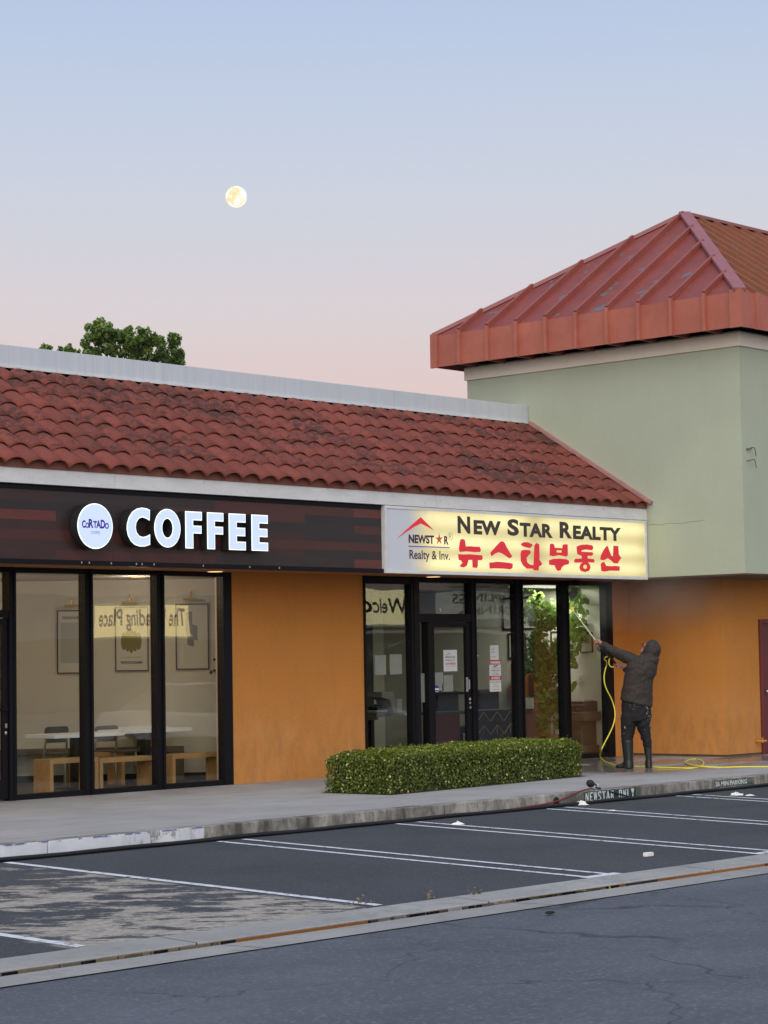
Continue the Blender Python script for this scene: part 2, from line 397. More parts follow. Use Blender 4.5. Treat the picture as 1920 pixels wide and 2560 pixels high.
M_FIG = leaf_mat('fig_leaf', (.06, .13, .025), (.20, .32, .06), (.42, .55, .12), .4)
M_BARK = plain('bark', (.045, .034, .03), .85, .3, 14, bump=.4)
M_PALEBARK = plain('pale_bark', (.46, .43, .38), .8, .2, 14, bump=.3)

def leaves(name, P, Nn, size, mat, parent=None, spread=.8, tones=None, asp=.6):
    n = len(P); P = np.asarray(P, float)
    nr = np.asarray(Nn, float)+rng.normal(0, spread, (n, 3)); nr /= np.linalg.norm(nr, axis=1)[:, None]
    t = rng.normal(0, 1, (n, 3)); t -= (t*nr).sum(1)[:, None]*nr; t /= np.linalg.norm(t, axis=1)[:, None]
    b = np.cross(nr, t); s = (size*rng.uniform(.65, 1.35, n))[:, None]
    V = np.empty((n, 4, 3)); V[:, 0] = P-t*s*.5; V[:, 1] = P+b*s*asp*.5+nr*s*.08; V[:, 2] = P+t*s*.5; V[:, 3] = P-b*s*asp*.5+nr*s*.08
    me = bpy.data.meshes.new(name); me.vertices.add(n*4); me.vertices.foreach_set('co', V.reshape(-1))
    me.loops.add(n*4); me.loops.foreach_set('vertex_index', np.arange(n*4)); me.polygons.add(n)
    me.polygons.foreach_set('loop_start', np.arange(n)*4); me.polygons.foreach_set('loop_total', np.full(n, 4)); me.update()
    a = me.attributes.new('tone', 'FLOAT', 'FACE'); a.data.foreach_set('value', np.clip(rng.random(n) if tones is None else tones, 0, 1))
    return link(name, me, mat, parent)
# ================================================================== GROUND
mb = MB()
mb.add([(-260, -10.25, -.268), (300, -10.25, -.268), (300, -24, -.06), (-260, -24, -.06)], [(0, 1, 2, 3)])
mb.add([(-260, -24, -.06), (300, -24, -.06), (300, -300, -.06), (-260, -300, -.06)], [(0, 1, 2, 3)])
tag(mb.build('road', M_ROAD), kind='structure')
tag(MB().add([(-260, -30, -.32), (300, -30, -.32), (300, 320, -.32), (-260, 320, -.32)], [(0, 1, 2, 3)]).build('ground', M_ROAD), kind='structure')
mb = MB(); xs = np.arange(-60, 60.1, 3)
for i in range(len(xs)-1):
    ya = -9.62-.006*(xs[i]+7.5); yb = -9.62-.006*(xs[i+1]+7.5)
    mb.add([(xs[i], -5.0, lot(-5)), (xs[i+1], -5.0, lot(-5)), (xs[i+1], yb, lot(yb)), (xs[i], ya, lot(ya))], [(3, 2, 1, 0)])
tag(mb.build('parking_lot', M_LOT), kind='structure')
# gutter: two concrete lips with a sunk water channel between
def gy(x, o): return -9.62-.010*(x+7.5)+o
ga, gb = MB(), MB(); gw = MB(); gd = MB()
for i in range(len(xs)-1):
    a, b = xs[i]+.006, xs[i+1]-.006
    def strip(mbx, o0, z0, o1, z1):
        mbx.add([(a, gy(a, o0), z0), (b, gy(b, o0), z0), (b, gy(b, o1), z1), (a, gy(a, o1), z1)], [(3, 2, 1, 0)])
    strip(ga, .04, lot(-9.6)+.004, -.33, -.268); strip(ga, -.33, -.268, -.36, -.292)
    strip(gb, -.56, -.292, -.58, -.262); strip(gb, -.58, -.262, -.98, -.254)
    gd.add([(xs[i], gy(xs[i], -.30), -.292), (xs[i+1], gy(xs[i+1], -.30), -.292), (xs[i+1], gy(xs[i+1], -.62), -.292), (xs[i], gy(xs[i], -.62), -.292)], [(3, 2, 1, 0)])
    gw.add([(xs[i], gy(xs[i], -.335), -.276), (xs[i+1], gy(xs[i+1], -.335), -.276), (xs[i+1], gy(xs[i+1], -.575), -.276), (xs[i], gy(xs[i], -.575), -.276)], [(3, 2, 1, 0)])
g = ga; g.add(gb.v, gb.f); tag(g.build('gutter', M_GUT), kind='structure')
tag(gw.build('gutter_water', M_WATER), kind='structure')
# pavement with saw-cut joints
mb = MB(); jx = [-40, -18.2, -15.2, -12.2, -9.2, -6.2, -3.32, .55, 4.1, 7.0, 10.0, 13.0, 16.0, 22, 40]
for i in range(len(jx)-1): mb.box(jx[i]+.003, jx[i+1]-.003, -4.86, 8, -.2, 0)
tag(mb.build('pavement', M_PAVE), kind='structure')
mb = MB(); jx = [-40, -9.3, -6.3, -3.30, .08, 2.2, 6.15, 9.3, 12.4, 15.5, 22, 40]
for i in range(len(jx)-1): mb.box(jx[i]+.006, jx[i+1]-.006, -5.04, -4.863, -.3, .001)
o = mb.build('kerb', M_KERB, bevel=.012); tag(o, kind='structure')
# painted stall lines, laid 4 mm above the lot
def line(xa, ya, xb, yb, wd=.095):
    d = Vector((xb-xa, yb-ya, 0)).normalized(); s_ = Vector((d.y, -d.x, 0))*wd/2; v = []
    for i in range(13):
        t = i/12; p = Vector((xa+(xb-xa)*t, ya+(yb-ya)*t, 0))
        j = (random.random()-.5)*.006
        for sg in (-1, 1):
            q = p+s_*sg*(1+j*8); v.append((q.x, q.y, lot(q.y)+.004))
    mb = MB().add(v, [(2*i, 2*i+1, 2*i+3, 2*i+2) for i in range(12)])
    return mb
e_ = -9.55
for x0 in (-6.72, -3.83): tag(line(x0, -5.12, x0+.08, e_).build('parking_line', M_LINE), kind='structure')
for x0 in (-1.26, 1.32, 3.89, 6.47, 9.05):
    mb = line(x0, -5.12, x0+.05, e_-.03, .072); m2 = line(x0+.32, -5.14, x0+.36, e_, .072); mb.add(m2.v, m2.f)
    m3 = line(x0-.03, e_-.06, x0+.45, e_-.06, .1); mb.add([(a, b, c+.003) for a, b, c in m3.v], m3.f)
    tag(mb.build('parking_line', M_LINE), kind='structure')

# ================================================================== SHOP BUILDING
XL, XR = -11.0, 11.5
FY = -1.10
shop = empty('shop_building', (4, 0, 0), 0, 'single storey orange stucco shop row with black framed glazing and red tiled roof', 'building')
PX0, PX1 = 3.767, 6.29
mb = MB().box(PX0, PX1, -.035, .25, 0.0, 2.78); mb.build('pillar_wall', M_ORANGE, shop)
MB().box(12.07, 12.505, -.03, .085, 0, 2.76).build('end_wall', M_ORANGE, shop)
MB().box(XL, XR, -1.04, .3, 2.775, 3.72).build('bulkhead', M_BLACK, shop)
MB().box(XL, XR, -1.06, .02, 2.762, 2.772).build('soffit', plain('soffit_paint', (.40, .15, .035), .85, .2, 3), shop)
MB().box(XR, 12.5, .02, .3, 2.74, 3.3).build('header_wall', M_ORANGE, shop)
# roof structure
ZE, ZT, YE, YT = 3.845, 5.285, -1.22, 1.12
MB().add([(XL, YE+.06, ZE-.03), (XR, YE+.06, ZE-.03), (XR, YT+.3, ZT+.14), (XL, YT+.3, ZT+.14), (XL, YE+.06, ZE-.1), (XR, YE+.06, ZE-.1), (XR, YT+.3, ZT+.05), (XL, YT+.3, ZT+.05)],
         [(0, 1, 2, 3), (7, 6, 5, 4), (0, 4, 5, 1), (1, 5, 6, 2), (2, 6, 7, 3), (3, 7, 4, 0)]).build('roof_deck', plain('roof_felt', (.05, .03, .026), .9), shop)
MB().box(XL, XR, 1.3, 8, 5.0, 5.3).build('flat_roof', plain('roof_felt', (.05, .03, .026), .9), shop)
fb = MB()
for a, b in ((XL, -4.2), (-4.196, .835), (.839, 6.6), (6.604, XR)): fb.box(a, b, -1.165, -1.05, 3.655, 3.832)
fb.build('fascia_board', M_WHITE_TRIM, shop, bevel=.004)
MB().box(XL, XR, -1.10, -1.04, 3.60, 3.653).box(XL, XR-6.0, -1.118, -1.04, 3.598, 3.640).build('drip_trim', M_FRAME, shop)
# parapet flashing
pb = MB()
for a, b in ((XL, -4.0), (-3.996, 3.3), (3.304, 8.9), (8.904, XR-.01)): pb.box(a, b, 1.12, 1.42, 5.352, 5.632)
par = pb.build('parapet', M_FLASH, shop, bevel=.006)
MB().box(XL, XR-.01, 1.095, 1.118, 5.338, 5.366).build('flashing_lip', M_WHITE_TRIM, par)
# barrel tiles: every row a lapped sheet of arched tiles
ROWS, PER = 7, .3065
sv = Vector((0, YT-YE, ZT-ZE)); SL = sv.length; sd = sv.normalized(); nv = Vector((0, -sd.z, sd.y))
ncol = int((XR-XL)/PER)+1; NS = 14
V = []; F = []; T = []; Lw = []
for r_ in range(ROWS):
    for c_ in range(ncol):
        x1 = XR-.06-c_*PER; x0 = x1-PER
        if x0 < XL: continue
        tone = random.random(); dy = random.uniform(-.012, .012); sk = random.uniform(-.007, .007); hh = random.uniform(-.006, .008); tl = random.uniform(-.006, .006)
        base = len(V); s0 = r_*SL/ROWS+dy; s1 = (r_+1.13)*SL/ROWS
        for j, (s_, lift) in enumerate(((s0, .020), (s0+.17, .016), (min(s1, SL-.03), .002))):
            for i in range(NS+1):
                t = i/NS; u = (t-.47)/.47
                h = .086*(1-abs(u)**2.0)**.60 if abs(u) < 1 else 0
                h = max(h, 0)*(1-.05*j) + (0.0 if abs(u) < 1 else 0)
                p = Vector((x0+t*(PER+.004)+sk*j, YE, ZE))+sd*s_+nv*(h+lift+hh*.6+tl*(t-.5)); V.append(p)
        n_ = NS+1
        for j in range(2):
            for i in range(NS): F.append((base+j*n_+i, base+j*n_+i+1, base+(j+1)*n_+i+1, base+(j+1)*n_+i)); T.append(tone); Lw.append(0 if r_ == 0 else .8)
        b2 = len(V)
        for i in range(n_): V.append(V[base+i]-nv*.012+sd*.002)
        for i in range(NS): F.append((base+i, b2+i, b2+i+1, base+i+1)); T.append(tone); Lw.append(0)
        b3 = len(V)
        for i in range(n_): V.append(V[b2+i]+sd*.16)
        for i in range(NS): F.append((b2+i, b3+i, b3+i+1, b2+i+1)); T.append(tone); Lw.append(0)
me = bpy.data.meshes.new('tile_roof'); me.from_pydata(V, [], F); me.update()
me.attributes.new('tone', 'FLOAT', 'FACE').data.foreach_set('value', T); me.attributes.new('low', 'FLOAT', 'FACE').data.foreach_set('value', Lw)
me.polygons.foreach_set('use_smooth', [True]*len(me.polygons))
tiles = link('tile_roof', me, M_TILE, shop)
# clay stops filling the arches at the eave and the painted verge strip against the tower
MB().box(XL, XR-.02, YE+.035, YE+.06, 3.833, 3.925).build('eave_filler', plain('filler_clay', (.20, .075, .05), .85, .3, 9), tiles)
vb = MB(); vb.beam(Vector((XR-.035, YE-.02, ZE))+nv*.085, Vector((XR-.035, YT, ZT))+nv*.085, .06, .05, nv); vb.build('verge_strip', plain('verge_paint', (.40, .20, .19), .7, .3, 6), tiles)

# ---- storefront glazing: black members, one pane each
def frame_bars(items, name, parent):
    mb = MB()
    for b in items: mb.box(*b)
    return mb.build(name, M_FRAME, parent, bevel=.004)
Y0, Y1 = -.05, .08
def window(x0, x1, z0, z1, first=False):
    f = MB(); mw = .045
    f.box(x0-mw, x0, Y0, Y1, 0.0, 2.765)
    f.box(x0, x1, Y0+.01, Y1, 0, z0); f.box(x0, x1, Y0+.01, Y1, z1, 2.765)
    f.box(x1, x1+mw, Y0, Y1, 0.0, 2.765)
    f.box(x0-mw-.006, x0-mw+.012, Y0-.022, Y0, 0.0, 2.765)
    o = f.build('window', M_FRAME, shop, bevel=.003)
    MB().box(x0+.001, x1-.001, .018, .026, z0, z1).build('pane', M_GLASS, o)
    return o
for x0, x1 in ((.241, 1.296), (1.424, 2.464), (2.595, 3.615)):
    window(x0, x1, .065, 2.70)
for a, b in ((3.662, 3.7665), (1.343, 1.377), (2.511, 2.548)): MB().box(a, b, Y0+.004, Y1, 0, 2.765).build('mullion', M_FRAME, shop)
for x0, x1 in ((6.335, 7.287), (8.72, 9.657), (9.824, 10.784), (10.951, 11.893)):
    window(x0, x1, .07, 2.655 if x0 < 7 else 2.69)
for a, b in ((11.94, 12.068), (9.704, 9.777), (10.831, 10.904)): MB().box(a, b, Y0+.004, Y1, 0, 2.765).build('mullion', M_FRAME, shop)
# cafe door bay (runs out of the picture) and the windows beyond it
f = MB(); f.box(-.95, .19, Y0, Y1, 2.16, 2.25); f.box(-.95, .19, Y0, Y1, 2.70, 2.765); f.box(.13, .19, Y0-.01, Y1, 0, 2.765); f.box(-1.02, -.95, Y0, Y1, 0, 2.765)
df = f.build('door_frame', M_FRAME, shop, bevel=.003)
MB().box(-.95, .13, .018, .026, 2.25, 2.70).build('pane', M_GLASS, df)
f = MB(); f.box(.055, .122, -.03, .03, .02, 2.15).box(-.945, -.875, -.03, .03, .02, 2.15).box(-.875, .055, -.03, .03, .02, .25).box(-.875, .055, -.03, .03, 2.10, 2.15)
dr_ = f.build('door', M_FRAME, shop, bevel=.003)
MB().box(-.874, .054, -.002, .006, .25, 2.10).build('pane', M_GLASS, dr_)
MB().tube([(-.86, -.07, 1.08), (.09, -.07, 1.08)], .016).box(.05, .085, -.085, -.03, 1.06, 1.10).build('push_bar', M_FRAME, dr_)
M_CHROME = plain('satin_chrome', (.62, .62, .62), .3, .1, 8, 1)
MB().box(.075, .105, -.04, -.03, .86, .91).build('lock', M_CHROME, dr_); MB().ell((.09, -.036, .80), (.018, .008, .022)).build('key_cylinder', M_CHROME, dr_)
for x0, x1 in ((-4.3, -3.2), (-3.1, -2.1), (-2.0, -1.07)):
    window(x0+.05, x1-.045, .065, 2.70)
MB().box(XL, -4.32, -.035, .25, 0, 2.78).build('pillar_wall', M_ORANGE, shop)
# realty door bay: sidelight, leaf, transom
dx0, dx1 = 7.45, 8.675
f = MB(); f.box(7.333, 7.448, Y0-.01, Y1, 0, 2.765); f.box(8.60, 8.672, Y0-.01, Y1, 0, 2.765); f.box(7.449, 8.60, Y0, Y1, 2.115, 2.235); f.box(7.449, 8.60, Y0, Y1, 2.69, 2.765)
f.box(7.632, 7.70, Y0, Y1, .06, 2.115); f.box(7.449, 7.632, Y0, Y1, 0, .06)
df = f.build('door_frame', M_FRAME, shop, bevel=.003)
MB().box(7.449, 8.60, .018, .026, 2.235, 2.69).build('pane', M_GLASS, df)
MB().box(7.449, 7.632, .018, .026, .06, 2.115).build('pane', M_GLASS, df)
t_ = MB(); put_text(t_, '9', 7.963, 8.0, 2.255, 2.32, lambda a, b: (a, .012, b), .02, (0, 0, 0)); t_.build('door_number', plain('vinyl_white', (.7, .7, .7), .5), df)
f = MB(); f.box(7.705, 7.79, -.03, .03, .02, 2.11).box(8.50, 8.595, -.03, .03, .02, 2.11).box(7.79, 8.50, -.03, .03, .02, .28).box(7.79, 8.50, -.03, .03, 2.04, 2.11).box(7.79, 8.50, -.025, .025, 1.06, 1.10)
dr2 = f.build('door', M_FRAME, shop, bevel=.003)
MB().box(7.79, 8.50, -.002, .006, .28, 1.06).build('pane', M_GLASS, dr2); MB().box(7.79, 8.50, -.002, .006, 1.10, 2.04).build('pane', M_GLASS, dr2)
h = MB().box(8.475, 8.52, -.036, -.028, 1.10, 1.31); h.tube([(8.50, -.036, 1.28), (8.50, -.075, 1.27), (8.50, -.075, 1.14), (8.50, -.036, 1.13)], .009); h.build('handle', M_CHROME, dr2)
MB().ell((8.555, -.036, .985), (.02, .01, .026)).build('lock', M_CHROME, dr2); MB().ell((8.555, -.036, .93), (.017, .009, .02)).build('lock', M_CHROME, dr2); MB().box(8.54, 8.57, -.042, -.03, .85, .885).build('latch_plate', M_CHROME, dr2)

# ---- interiors (open rooms behind the glass)
M_CAFEWALL = plain('cafe_wall', (.52, .485, .40), .9, .06, 2)
M_WARM = plain('cafe_warm_wall', (.62, .45, .22), .9, .06, 2)
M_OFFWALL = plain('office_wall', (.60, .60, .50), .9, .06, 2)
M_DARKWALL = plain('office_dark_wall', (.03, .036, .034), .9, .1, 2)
M_FLOOR = plain('cafe_floor', (.055, .05, .042), .35, .25, 3)
MB().box(-9, 5.9, .09, 7, -.1, .004).build('cafe_floor', M_FLOOR, shop)
MB().box(-9, 6.0, .081, 7.2, 2.74, 2.77).build('cafe_ceiling', plain('cafe_ceiling_paint', (.42, .39, .33), .9), shop)
DA, DB = Vector((4.78, 1.035, 0)), Vector((2.4, 3.2, 0)); dd = (DB-DA).normalized(); dn = Vector((dd.y, -dd.x, 0))
if dn.y > 0: dn = -dn            # towards the room
wl = MB(); wl.beam(DA+Vector((0, 0, 1.37))-dn*.06, DB+Vector((0, 0, 1.37))-dn*.06, .12, 2.735); wl.build('angled_wall', M_CAFEWALL, shop)
wl = MB(); wl.beam(DA+Vector((0, 0, .05))+dn*.008, DB+Vector((0, 0, .05))+dn*.008, .012, .09); wl.build('skirting', M_BLACK, shop)
MB().box(4.78, 4.90, .10, 1.15, 0, 2.74).build('side_wall', plain('cafe_side_wall', (.62, .64, .60), .9), shop)
MB().box(3.78, 4.78, .251, .29, 0, 2.74).build('lining_wall', M_CAFEWALL, shop)
MB().box(2.28, 2.40, 3.2, 3.72, 0, 2.74).build('column', plain('cafe_column', (.66, .60, .46), .9), shop)
MB().box(2.0, 2.28, 3.72, 7, 0, 2.74).build('rear_side_wall', M_WARM, shop)
MB().box(-9, 2.0, 6.9, 7.1, 0, 2.74).build('rear_wall', M_WARM, shop)
MB().box(-9.2, -9, .09, 7.1, 0, 2.74).build('rear_side_wall', M_CAFEWALL, shop)
# counter glimpsed through the door
mb = MB().box(-3.0, 1.6, 5.2, 5.9, 0, 1.05); mb.build('counter', plain('counter_front', (.05, .055, .07), .5), shop)
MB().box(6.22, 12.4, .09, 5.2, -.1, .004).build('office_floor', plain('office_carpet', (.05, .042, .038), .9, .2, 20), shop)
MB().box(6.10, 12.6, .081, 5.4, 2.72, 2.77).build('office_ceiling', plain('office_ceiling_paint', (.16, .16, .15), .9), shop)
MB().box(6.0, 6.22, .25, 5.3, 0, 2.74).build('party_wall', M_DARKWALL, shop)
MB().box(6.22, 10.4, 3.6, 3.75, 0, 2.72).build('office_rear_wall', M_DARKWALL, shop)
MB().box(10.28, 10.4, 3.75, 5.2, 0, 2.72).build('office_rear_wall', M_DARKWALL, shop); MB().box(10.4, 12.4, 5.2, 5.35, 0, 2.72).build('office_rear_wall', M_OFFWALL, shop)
MB().box(12.085, 12.4, .087, .12, 0, 2.72).build('office_lining', M_OFFWALL, shop)
MB().box(12.4, 12.6, .087, 5.3, .07, 2.72).build('office_side_wall', M_OFFWALL, shop)
MB().box(12.385, 12.6, .252, 5.3, 0, .07).build('skirting', plain('skirting_grey', (.12, .11, .10), .7), shop)
# ================================================================== CORNER TOWER
tower = empty('tower_building', (14, 0, 0), 0, 'square sage green tower with a red hipped metal roof and orange stucco base', 'building')
TX, TY, TB, TXE = 11.5, -2.92, 2.40, 19.5
MB().box(TX, TXE, TY, TB, 2.775, 6.4).build('upper_wall', M_SAGE, tower)
MB().box(TX+.02, TXE, TY+.02, -.05, 2.755, 2.774).build('soffit', plain('tower_soffit', (.16, .10, .07), .9, .2, 3), tower)
MB().box(TX-.035, TXE+.03, TY-.035, TB+.035, 6.165, 6.375).build('cornice_band', M_CREAM, tower, bevel=.008)
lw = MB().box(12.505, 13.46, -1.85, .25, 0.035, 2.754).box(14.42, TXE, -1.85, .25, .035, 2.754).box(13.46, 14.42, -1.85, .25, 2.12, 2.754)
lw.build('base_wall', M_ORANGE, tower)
MB().box(12.515, TXE, -1.84, .2, 0, .035).build('base_flashing', plain('base_dark', (.10, .07, .05), .7), tower)
MB().box(12.50, 12.56, -.35, -.345, .04, 2.75).build('wall_joint', plain('joint_paint', (.55, .22, .05), .8), tower)
md = plain('maroon_paint', (.15, .028, .025), .5, .12, 4)
f = MB().box(13.465, 13.515, -1.885, -1.80, 0, 2.115).box(14.365, 14.415, -1.885, -1.80, 0, 2.115).box(13.515, 14.365, -1.885, -1.80, 2.055, 2.115)
dfr = f.build('door_frame', md, tower, bevel=.004)
d3 = MB().box(13.517, 14.363, -1.862, -1.82, .01, 2.053).build('door', plain('maroon_door', (.13, .022, .022), .45, .1, 3), tower)
for z_ in (.25, 1.69, 1.85): MB().box(13.505, 13.53, -1.872, -1.86, z_-.05, z_+.05).build('hinge', M_BLACK, d3)
MB().ell((13.60, -1.90, .985), (.03, .03, .03)).tube([(13.60, -1.86, .985), (13.60, -1.89, .985)], .012).build('knob', M_CHROME, d3)
vp = MB(); vp.tube([(13.30, -1.86, .215), (13.30, -1.93, .215), (13.38, -1.95, .215), (13.44, -1.95, .215)], .018).tube([(13.34, -1.95, .19), (13.34, -1.95, .25)], .012).ell((13.34, -1.95, .262), (.025, .025, .008))
vp.build('tap', plain('tap_paint', (.62, .26, .04), .5), tower)
# wire stubs out of the front wall
wr = plain('wire_black', (.02, .02, .02), .6)
for z0 in (4.64, 4.46):
    q = MB(); x_ = 11.66
    q.tube([(x_-.05, TY-.01, z0-.012), (x_, TY-.05, z0), (x_+.03, TY-.06, z0+.01), (x_+.075, TY-.06, z0+.012), (x_+.10, TY-.065, z0-.02), (x_+.125, TY-.06, z0-.11)], .006, 6)
    if z0 > 4.5: q.tube([(x_-.05, TY-.02, z0-.02), (x_-.01, TY-.055, z0-.03), (x_+.03, TY-.05, z0+.005)], .006, 6)
    q.build('wire_stub', wr, tower)
# hairline crack in the render
ck = []; a = PX(1619, 1314, TX); b = PX(1760, 1302, TX)
for i in range(13):
    p = a+(b-a)*i/12; ck.append((TX-.001, p[1], p[2]+random.uniform(-.012, .012)))
MB().tube(ck, .0022, 4).build('wall_crack', plain('crack_dark', (.16, .17, .12), .9), tower)
# eave fascia, 45 degree hips
OV = .45; EX, EY0, EY1, EXR = TX-.415, TY-OV+.14, TB+.37, TXE+OV
ZB, ZF = 6.385, 6.905
mb = MB().box(EX, EX+.02, EY0, EY1, ZB, ZF).box(EX+.02, EXR, EY0, EY0+.02, ZB, ZF).box(EX+.02, EXR, EY1-.02, EY1, ZB, ZF)
fas = mb.build('eave_fascia', M_EAVE, tower)
MB().box(EX+.02, EXR, EY0+.02, EY1-.02, ZB+.07, ZB+.09).build('eave_soffit', plain('eave_soffit_dark', (.06, .035, .03), .8), tower)
RUN = (EY1-EY0)/2; YC = (EY0+EY1)/2; AP = Vector((EX+RUN, YC, ZF+2.0)); RE = Vector((EXR, YC, ZF+2.0))
rl = MB().add([(EX, EY0, ZF), (EX, EY1, ZF), AP], [(0, 2, 1)]).build('side_roof', M_SEAM, tower)
rf = MB().add([(EX, EY0, ZF), (EXR, EY0, ZF), RE, AP], [(0, 1, 2, 3)]).build('front_roof', M_SEAMFRONT, tower)
MB().add([(EX, EY1, ZF), (EXR, EY1, ZF), RE, AP], [(3, 2, 1, 0)]).build('rear_roof', M_SEAM, tower)
SLP = 2.0/RUN
# standing seams: side slope
nL = Vector((-SLP, 0, 1)).normalized(); nF = Vector((0, -SLP, 1)).normalized()
rb = MB(); fr_ = MB(); br_ = MB()
for i in range(1, 10):
    y_ = EY1-i*(EY1-EY0)/10; run = RUN-abs(y_-YC)-.02
    MB().beam(Vector((EX-.02, y_, ZF))+nL*.03, Vector((EX+run, y_, ZF+SLP*run))+nL*.035, .055, .10, nL).build('seam_rib', M_RIB, rl)
    MB().box(EX-.068, EX, y_-.027, y_+.027, ZB-.01, ZF+.04).build('fascia_rib', M_EAVE, fas)
    MB().box(EX-.035, EX+.42, y_-.016, y_+.016, ZB-.012, ZB+.055).build('soffit_rib', M_RIB, fas)
M_RUSTRIB = plain('rusty_rib', (.24, .085, .045), .6, .3, 5)
rb = MB(); fr_ = MB(); n_ = int((EXR-EX)/.42)
for i in range(1, n_):
    x_ = EX+i*.42; run = min(RUN, x_-EX)-.02
    MB().beam(Vector((x_, EY0-.012, ZF))+nF*.02, Vector((x_, EY0+run, ZF+SLP*run))+nF*.02, .035, .06, nF).build('seam_rib', M_RUSTRIB, rf)
    MB().box(x_-.018, x_+.018, EY0-.04, EY0, ZB-.01, ZF+.03).build('fascia_rib', M_EAVE, fas)
# hip and ridge caps, corner covers
M_CAP = plain('cap_metal', (.29, .105, .11), .5, .2, 3)
hp = MB(); up = Vector((-.4, -.4, 1)).normalized()
hp.beam(Vector((EX-.01, EY0-.01, ZF+.025)), AP+Vector((0, 0, .035)), .19, .05, up)
hp.build('hip_cap', M_CAP, tower)
hp = MB(); hp.beam(Vector((EX-.01, EY1, ZF+.02)), AP+Vector((0, 0, .03)), .10, .06, Vector((-.4, .4, 1)).normalized()); hp.build('hip_cap', M_CAP, tower); MB().beam(AP+Vector((0, 0, .02)), RE+Vector((0, 0, .02)), .14, .05).build('ridge_cap', M_CAP, tower)
cc = MB().box(EX-.045, EX-.002, EY0-.045, EY0+.16, ZB-.012, ZF+.03).box(EX-.002, EX+.16, EY0-.045, EY0-.002, ZB-.012, ZF+.03)
cc.build('corner_cover', M_EAVE, fas)
MB().box(EX-.045, EX-.002, EY1-.12, EY1+.03, ZB-.012, ZF+.03).build('corner_cover', M_EAVE, fas)
# ================================================================== SIGNS
# --- wood-look coffee sign
def plank_mat():
    k = N('sign_planks'); co = k.n('Mapping'); cx = k.n('CombineXYZ'); x, y, z = k.xyz()
    k.l(x, cx.inputs[0]); k.l(z, cx.inputs[1])
    br = k.n('TexBrick'); k.l(cx.outputs[0], br.inputs['Vector']); br.offset = .37; br.offset_frequency = 2
    br.inputs['Scale'].default_value = 1; br.inputs['Mortar Size'].default_value = 0; br.inputs['Brick Width'].default_value = 2.5; br.inputs['Row Height'].default_value = .112
    br.inputs['Color1'].default_value = (0, 0, 0, 1); br.inputs['Color2'].default_value = (1, 1, 1, 1); br.inputs['Mortar'].default_value = (0, 0, 0, 1)
    r_ = k.n('ValToRGB'); r_.color_ramp.interpolation = 'CONSTANT'; e = r_.color_ramp.elements
    cols = [(0, (.020, .021, .024)), (.22, (.045, .022, .020)), (.38, (.026, .022, .023)), (.55, (.075, .026, .022)), (.70, (.032, .025, .025)), (.84, (.135, .036, .028))]
    while len(e) < len(cols): e.new(.5)
    for q, (p, c) in zip(e, cols): q.position = p; q.color = (*c, 1)
    k.l(br.outputs['Color'], r_.inputs[0])
    gr = k.noise(3, 6, .7, k.coord((1.2, 1, 22)))
    k.col(k.mix(k.math('MULTIPLY', k.ramp(gr, .35, .75), .5), r_.outputs[0], (.018, .014, .014))); k.rough(.34); k.b.inputs['Specular IOR Level'].default_value = .45
    return k.m
cs = empty('coffee_sign', (2, -1.1, 2.8), 0, 'dark wood-look sign band with glowing white COFFEE letters and round logo', 'shop sign')
bk = MB()
for a, b in ((XL, .855), (.857, 5.535)): bk.box(a, b, -1.10, -1.045, 2.80, 3.597)
bk.build('backboard', plank_mat(), cs)
tr = MB().box(XL, 5.535, -1.135, -1.045, 2.742, 2.798).build('bottom_rail', M_FRAME, cs)
for px in (204, 223, 278, 341, 355, 385, 508, 624, 698):
    p = PY(px, 1411, -1.137); MB().box(p[0]-.008, p[0]+.008, -1.14, -1.134, 2.762, 2.785).build('screw', M_CHROME, tr)
M_FACE = glow('sign_face_white', lin((196, 212, 252)), .93)
M_HALO = glow('sign_rim_white', lin((238, 250, 255)), 1.25)
YF = -1.25
def frm(Yp): return lambda a, b: (a, Yp, b)
c0 = PY(237.5, 1315.4, YF)
top = PY(237.5, 1258.5, YF); bot = PY(237.5, 1372.4, YF); RD = (top[2]-bot[2])/2; cz = (top[2]+bot[2])/2
def circ(r, n=48): return [(c0[0]+r*math.cos(2*math.pi*i/n), cz+r*math.sin(2*math.pi*i/n)) for i in range(n)]
dk = MB().prism(circ(RD), frm(YF), (0, .13, 0)).build('logo_disc', M_BLACK, cs)
MB().prism(circ(RD), frm(YF-.004), (0, .003, 0)).build('rim_light', M_HALO, dk)
MB().prism(circ(RD-.012), frm(YF-.008), (0, .003, 0)).build('face', M_FACE, dk)
M_PURP = glow('logo_purple', lin((62, 40, 150)), .55)
tm = MB(); xs0 = PY(204, 1315, YF)[0]; xs1 = PY(270.5, 1315, YF)[0]; wd = (xs1-xs0)
lets = [('C', 0, .13, 0, .85), ('O', .135, .25, -.02, .62), ('R', .25, .42, .06, 1.0), ('T', .42, .55, .10, .78), ('A', .53, .70, .06, .88), ('D', .70, .86, .02, .98), ('O', .86, 1.0, -.02, .68)]
zb = PY(237, 1321, YF)[2]; hh_ = .105
for ch, a, b, dz, h in lets:
    put_text(tm, ch, xs0+a*wd-.002, xs0+b*wd+.002, zb+dz*.05, zb+dz*.05+h*hh_, frm(YF-.0095), .045, (0, 0, 0))
zz = PY(237, 1335, YF)[2]
tm.build('logo_lettering', M_PURP, dk)
tm = MB(); put_text(tm, 'COFFEE', PY(225.5, 1331, YF)[0], PY(248.5, 1331, YF)[0], zz, zz+.034, frm(YF-.0095), 0, (0, 0, 0)); tm.build('small_lettering', glow('logo_grey', lin((96, 104, 150)), .6), dk)
